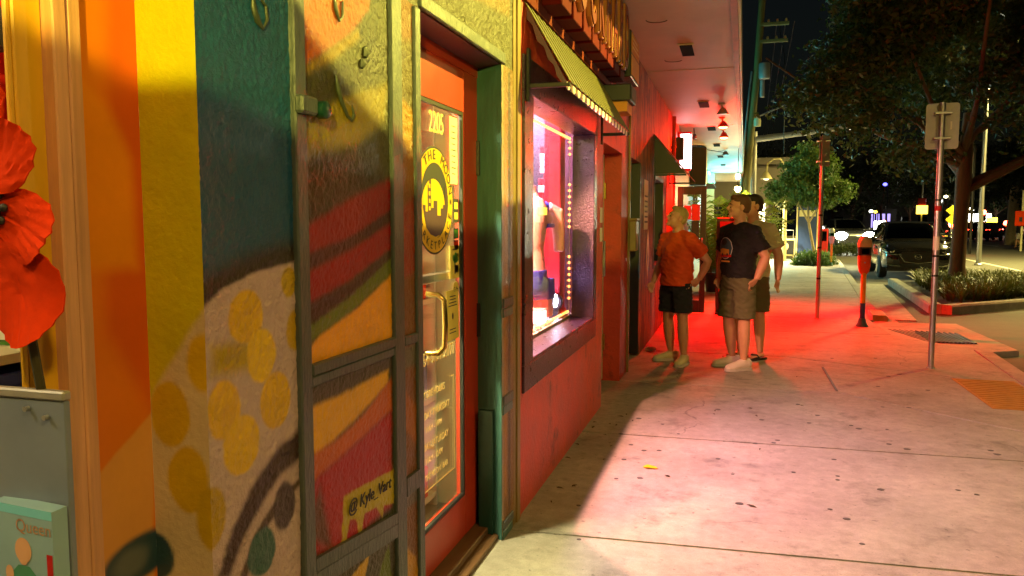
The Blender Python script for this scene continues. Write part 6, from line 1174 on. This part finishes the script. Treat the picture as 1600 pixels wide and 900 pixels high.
def bush(label, c, r, n, m='leaf_bush', group=None, seed=3):
    t = thing('bush', label, 'bush', (c[0],c[1],c[2]), group); build(MB().tube([c,(c[0],c[1],c[2]+r[2]*.8)], [.03,.02], n=6), 'stem', 'bark', t)
    rg2 = np.random.default_rng(seed); u = rg2.normal(size=(n,3)); u /= np.linalg.norm(u, axis=1)[:,None]; p = u*(rg2.random(n)**.3)[:,None]*np.array(r)*(1+.12*rg2.normal(size=n))[:,None]; p[:,2] = np.abs(p[:,2])*1.0; leaf_mesh('foliage', p+np.array(c), .085, m, t, seed=seed)
bush('clipped green bush at the foot of the young tree', (2.55,29.0,0), (.62,.5,.50), 3800); bush('low green bush beside the rainbow parking meter', (3.05,29.7,0), (.45,.4,.45), 2200, seed=4)
bush('dark hedge bush by the kerb in the glare of headlights', (5.3,41,-.12), (1.3,1.0,.6), 5000, 'leaf_far', seed=6); bush('second dark hedge bush right of the one in the glare', (7.6,43,-.12), (1.1,1.0,.62), 4000, 'leaf_far', seed=7)
# strap-leaf grass of the bed
gm = MB(); gr_ = random.Random(11); cols = []
def inside(x, y, poly):
    c = False
    for i in range(len(poly)):
        (ax, ay), (bx_, by_) = poly[i], poly[(i+1) % len(poly)]
        if (ay > y) != (by_ > y) and x < (bx_-ax)*(y-ay)/(by_-ay)+ax: c = not c
    return c
bi = [(3.85,15.75),(9.3,20.85),(9.6,22.3),(4.35,21.8)]; V = []; FF = []; RN = []; cl_n = 0
while cl_n < 720:
    x, y = gr_.uniform(3.6,9.6), gr_.uniform(15.4,22.4)
    if not inside(x, y, bi): continue
    cl_n += 1; rr = gr_.random()
    for k in range(16):
        a = gr_.uniform(0,6.283); L = gr_.uniform(.28,.55); sp = gr_.uniform(.10,.34); w = .010; c, s = math.cos(a), math.sin(a); o = len(V); h = L*gr_.uniform(.65,.95)
        for t_, wd_ in ((0,w),(.45,w*1.1),(.8,w*.8),(1.0,.001)):
            r_ = sp*t_**1.3; z = h*(1.25*t_ - .45*t_**2.4) ; cx, cy_ = x+c*r_+gr_.uniform(-.002,.002), y+s*r_
            V += [(cx-s*wd_, cy_+c*wd_, z), (cx+s*wd_, cy_-c*wd_, z)]
        FF += [(o,o+1,o+3,o+2),(o+2,o+3,o+5,o+4),(o+4,o+5,o+7,o+6)]; RN += [min(1,max(0,rr*.6+gr_.random()*.4))]*8
me = bpy.data.meshes.new('strap_grass'); me.from_pydata(V, [], FF); a_ = me.attributes.new('rnd', 'FLOAT', 'POINT'); a_.data.foreach_set('value', RN); me.materials.append(M['blade']); go = link('strap_grass', me); tag(go, 'tufted strap leaf grass filling the planted bed', 'grass', kind='stuff')
# palms by the cafe
mat('pot_dark', (.03,.028,.026), .5, var=.2)
def palm(label, base, h, n, L, seed):
    t = thing('potted_palm', label, 'palm', base, 'potted palms by the cafe'); x, y, z = base; rp = random.Random(seed)
    build(MB().lathe([(.15,0),(.20,.36),(.215,.38),(.215,.42),(.17,.42)], base, n=18), 'pot', 'pot_dark', t, 30)
    for k in range(n):
        a = 2*math.pi*k/n + rp.uniform(-.3,.3); up = rp.uniform(.75,1.25); pts = []; ll = L*rp.uniform(.8,1.15)
        for i in range(13):
            u = i/12; pts.append(Vector((x+math.cos(a)*ll*(.10+.62*u**1.25)*(1.3-up*.5), y+math.sin(a)*ll*(.10+.62*u**1.25)*(1.3-up*.5), z+.42+h*(.25+.75*min(1,u*1.5))*1.0*up*.75*u**.55 - ll*.42*max(0,u-.45)**1.6)))
        vs = []; fs = []; rn = []
        for i in range(1, 13):
            p = pts[i]; d = (pts[i]-pts[i-1]).normalized(); sdv = d.cross(Vector((0,0,1))).normalized(); wl = .30*math.sin(math.pi*min(.97,.12+i/13.5))*L
            for q in (0, .5):
                pp = p - (pts[i]-pts[i-1])*q
                for s in (-1, 1):
                    o = len(vs); tip = pp + sdv*s*wl + d*wl*.55 - Vector((0,0,wl*.32)); mid = pp + sdv*s*wl*.5 + d*wl*.28 + Vector((0,0,.01)); wv = d*.016
                    vs += [pp-wv*.5, pp+wv*.5, mid+wv, mid-wv, tip]; fs += [(o,o+1,o+2,o+3),(o+3,o+2,o+4)]; rn += [rp.random()]*5
        mb = MB(); mb.v = [tuple(v) for v in vs]; mb.f = fs; fo = build(mb, 'frond', 'frond', t); aa = fo.data.attributes.new('rnd', 'FLOAT', 'POINT'); aa.data.foreach_set('value', rn[:len(fo.data.vertices)])
        build(MB().tube(pts, [.012-.0007*i for i in range(13)], n=5), 'midrib', 'stem_green', fo)
palm('potted palm with bright fronds left of the men, by the cafe', (-.45,17.3,0), 2.25, 15, 1.3, 2); palm('potted palm whose fronds show right of the heads of the men', (.42,17.8,0), 2.15, 15, 1.3, 5); palm('third potted palm farther back by the white cafe wall', (-.55,20.4,0), 1.6, 11, 1.1, 9)
# ================================================================ far street
emis('sig_red', (1.0,.05,.02), 45.0); emis('far_white', (1.0,1.0,.85), 7.0); emis('far_warm', (1.0,.8,.4), 8.0); emis('far_yellow', (1.0,.65,.05), 4.0); emis('far_purple', (.45,.35,1.0), .9); emis('far_blue', (.1,.1,1.0), 4.0)
def signal(px, py, Y, label, r=.16, em='sig_red'):
    p = at(px, py, Y); t = thing('traffic_signal', label, 'traffic light', (p.x,p.y,-.12), 'red traffic signals'); build(MB().tube([(p.x+.25,p.y+.2,-.12),(p.x+.25,p.y+.2,max(p.z+.6,3))], .07, n=8), 'post', 'black_metal', t); build(MB().bbox((p.x-.2,p.y+.06,p.z-.85), (p.x+.2,p.y+.3,p.z+.28), .03), 'housing', 'black_metal', t)
    for k in range(3): build(MB().lathe([(r,0),(r*.8,-.05)], (p.x,p.y+.05,p.z-.33*k), axis=1, n=14), 'lens', em if k == 0 else 'dark_glass', t)
signal(1491,350,45,'red traffic signal glowing left of the big trunk',.26); signal(1516,246,45,'high red traffic signal glowing through the shade tree',.12); signal(1537,332,95,'upper far red signal over the white canopy',.3); signal(1573,349,95,'far red signal right of the yellow sign',.3)
st_ = thing('fuel_canopy', 'bright white lit canopy of a far filling station', 'canopy', (26,100,-.12)); a, b = at(1512,343,100), at(1549,340,100); build(MB().bbox((a.x,100,a.z-.2), (b.x,106,b.z+.45), .05), 'roof', 'far_white', st_)
for x in (a.x+.6, b.x-.6): build(MB().box((x,102,-.12), (x+.3,102.3,a.z-.21)), 'column', 'cream_paint', st_)
def lampdot(px, py, Y, r, em, label, h=None):
    p = at(px, py, Y); t = thing('distant_lamp', label, 'lamp', (p.x,p.y,-.12), 'small lamps far down the street'); build(MB().tube([(p.x+r+.06,p.y+.05,-.12),(p.x+r+.06,p.y+.05,p.z+r)], .05, n=6), 'post', 'black_metal', t); build(MB().ell(p, (r,r,r*.8), n=10, m=6), 'globe', em, t, True)
for i, (px, py, Y, r, em, lab) in enumerate(((1467,314,60,.22,'far_white','white lamp just right of the sign post'),(1478,307,70,.16,'far_warm','warm lamp above and right of the white one by the sign post'),(1515,326,85,.16,'far_warm','warm lamp right of the big trunk, upper one'),(1519,328,85,.16,'far_white','white lamp right of the big trunk, lower one'),(1383,288,70,.17,'far_blue','small blue lamp below the shade tree'),(1286,128,38,.10,'far_white','white lamp glinting through the top of the shade tree'),(1579,337,90,.25,'far_white','white lamp by the palm trunk at the right'),(1284,356,44,.12,'far_white','white lamp behind the steel post'),(1244,341,40,.10,'far_warm','warm lamp left of the blue board'),(1361,330,75,.16,'far_white','white lamp left of the purple lit front'),(1368,331,75,.15,'far_yellow','yellow lamp over the purple lit front'),(1444,355,70,.30,'far_white','left one of two white lamps beyond the black car roof'),(1450,355,70,.25,'far_white','right one of two white lamps beyond the black car roof'),(1381,347,90,.25,'fairy_orange','orange lamp right of the purple lit front'))): lampdot(px, py, Y, r, em, lab)
ws = thing('white_sign', 'low white lit sign far down the street', 'sign', (0,0,0)); p = at(1366,352,80); q = at(1384,352,80); ws.location = (p.x,80,-.12); build(MB().bbox((p.x,80,p.z-.4), (q.x,80.2,p.z+.4), .03), 'face', 'far_white', ws); build(MB().box((p.x+.5,80.05,-.12), (p.x+.65,80.15,p.z-.41)), 'post', 'black_metal', ws)
pb = thing('purple_building', 'far building with a purple lit front', 'building', (0,0,0)); p = at(1361,345,110); q = at(1381,334,110); pb.location = (p.x,110,-.12); build(MB().box((p.x-1,110,-.12), (q.x+1.5,116,q.z+.6)), 'wall', 'dark_paint', pb)
for k in range(4): build(MB().bbox((p.x+k*.62,109.9,p.z-.9), (p.x+k*.62+.4,109.98,q.z), .02), 'lit_window', 'far_purple', pb)
ob = thing('pedestrian_sign', 'pink and amber lit sign on a thin post beyond the black car', 'sign', (0,0,0)); p = at(1441,322,60); ob.location = (p.x,60,-.12); build(MB().tube([(p.x,60.1,-.12),(p.x,60.1,p.z+1.9)], .05, n=8), 'post', 'cream_paint', ob); build(MB().bbox((p.x-.28,59.95,p.z+.05), (p.x+.22,60.05,p.z+.55), .02), 'upper_plate', 'poster_red', ob); build(MB().bbox((p.x-.36,59.9,p.z-.55), (p.x+.34,60.05,p.z+.04), .02), 'amber_plate', 'far_yellow', ob)
yd = thing('crossing_sign', 'yellow diamond crossing signs on a post left of the big trunk', 'sign', (0,0,0)); p = at(1488,336,42); yd.location = (p.x,42,-.12); mat('sign_yellow', srgb(226,200,30), .4, var=.08)
build(MB().tube([(p.x,42.05,-.12),(p.x,42.05,p.z+.5)], .035, n=8), 'post', 'steel', yd)
for z in (.22,-.22): build(MB().prism([(p.x-.3,p.z+z),(p.x,p.z+z-.26),(p.x+.3,p.z+z),(p.x,p.z+z+.26)], 1, 41.99, 42.01), 'plate', 'sign_yellow', yd)
y2 = thing('yellow_sign', 'small yellow lit sign left of the far red cars', 'sign', (0,0,0)); p = at(1550,346,90); y2.location = (p.x,90,-.12); build(MB().bbox((p.x-.5,90,p.z-.4), (p.x+.5,90.1,p.z+.4), .02), 'plate', 'far_yellow', y2); build(MB().box((p.x-.05,90.11,-.12), (p.x+.05,90.2,p.z+.2)), 'post', 'black_metal', y2)
os_ = thing('orange_board', 'orange work board on a post at the right edge of the picture', 'sign', (0,0,0)); p = at(1594,342,50); os_.location = (p.x,50,-.12); build(MB().bbox((p.x-.25,50,p.z-.4), (p.x+.6,50.1,p.z+.45), .03), 'panel', 'orange_petal', os_); build(MB().box((p.x-.05,50.02,p.z-.15), (p.x+.1,49.98,p.z+.1)), 'mark', 'ink', os_); build(MB().box((p.x+.1,50.11,-.12), (p.x+.2,50.2,p.z+1.6)), 'post', 'cream_paint', os_)
# trees and buildings at the back
rt = random.Random(21)
rowt = [(1240,46,7.0,2.2),(1330,85,8,3.6),(1375,100,10,4.6),(1420,112,11,5),(1460,95,9,4.2),(1530,70,7.5,3.4),(1575,66,8,3.6),(1640,62,8,4.2),(1555,110,11,5.5),(1300,120,12,6),(1500,130,12,6),(1600,120,12,6)]
words = ['left of the young tree','behind the glare of the headlights','over the purple lit front','right of the purple lit front','beyond the black car','just right of the big trunk','over the far red cars','at the right edge','behind the filling station','far behind the rainbow meter','far behind the big trunk','far behind the pedestrian']
for i, (px, Y, h, r) in enumerate(rowt):
    p = at(px, 350, Y); x = p.x; z0 = 2.0 if i not in (5,6,7) else 2.2
    bl = [(x+rt.uniform(-.6,.6)*r, Y+rt.uniform(-.4,.4)*r, z0+(h-z0)*rt.uniform(.2,.85), r*rt.uniform(.4,.6), r*.45, (h-z0)*rt.uniform(.18,.28)) for _ in range(7)]
    tree('street_tree', 'dark street tree ' + words[i], (x,Y,-.12), ([(x,Y,-.12),(x+.1,Y,1.5),(x,Y,z0+1.5)], [.22,.17,.12]), [([(x,Y,z0+.5),b[:3]], [.08,.03]) for b in bl[:4]], bl, 3200, .34 if Y > 60 else .22, 'leaf_far', seed=40+i, group='trees along the far street')
mat('far_wall', (.10,.085,.07), .8, var=.2, scale=1); mat('far_wall2', (.16,.13,.10), .8, var=.2, scale=1)
def block(x0, x1, y0, y1, h, label, m, nwin, lit):
    t = thing('far_building', label, 'building', ((x0+x1)/2,y0,-.12), 'buildings at the end of the street'); build(MB().box((x0,y0,-.12), (x1,y1,h)), 'wall', m, t); build(MB().box((x0-.2,y0-.2,h+.001), (x1+.2,y1,h+.3)), 'parapet', m, t)
    for k in range(nwin):
        x = x0 + (k+.5)*(x1-x0)/nwin; w = build(MB().box((x-.6,y0-.06,.9), (x+.6,y0-.01,2.4)), 'window', 'far_warm' if k in lit else 'dark_glass', t); build(MB().box((x-.7,y0-.12,.78), (x+.7,y0-.005,.89)), 'sill', m, t)
block(-3.0, 2.9, 38, 50, 4.2, 'low dark shopfront beyond the cafe and the blue board', 'far_wall2', 4, (2,)); block(14, 42, 128, 140, 6, 'long dark block closing the street behind the cars', 'far_wall', 12, ()); block(43, 75, 100, 118, 7, 'dark block far right behind the pedestrian', 'far_wall', 10, (2,))
pt = at(1583,352,64); tree('palm_trunk_tree', 'pale stout palm trunk by the far crossing at the right', (pt.x,64,-.12), ([(pt.x,64,-.12),(pt.x,64,1.6),(pt.x,64,4.2)], [.5,.42,.30]), [], [(pt.x,64,5.4,1.8,1.6,.9),(pt.x+1.2,64,4.8,1.,1.,.5),(pt.x-1.2,64,4.8,1.,1.,.5)], 1500, .4, 'leaf_far', 'bark_pale', seed=77)
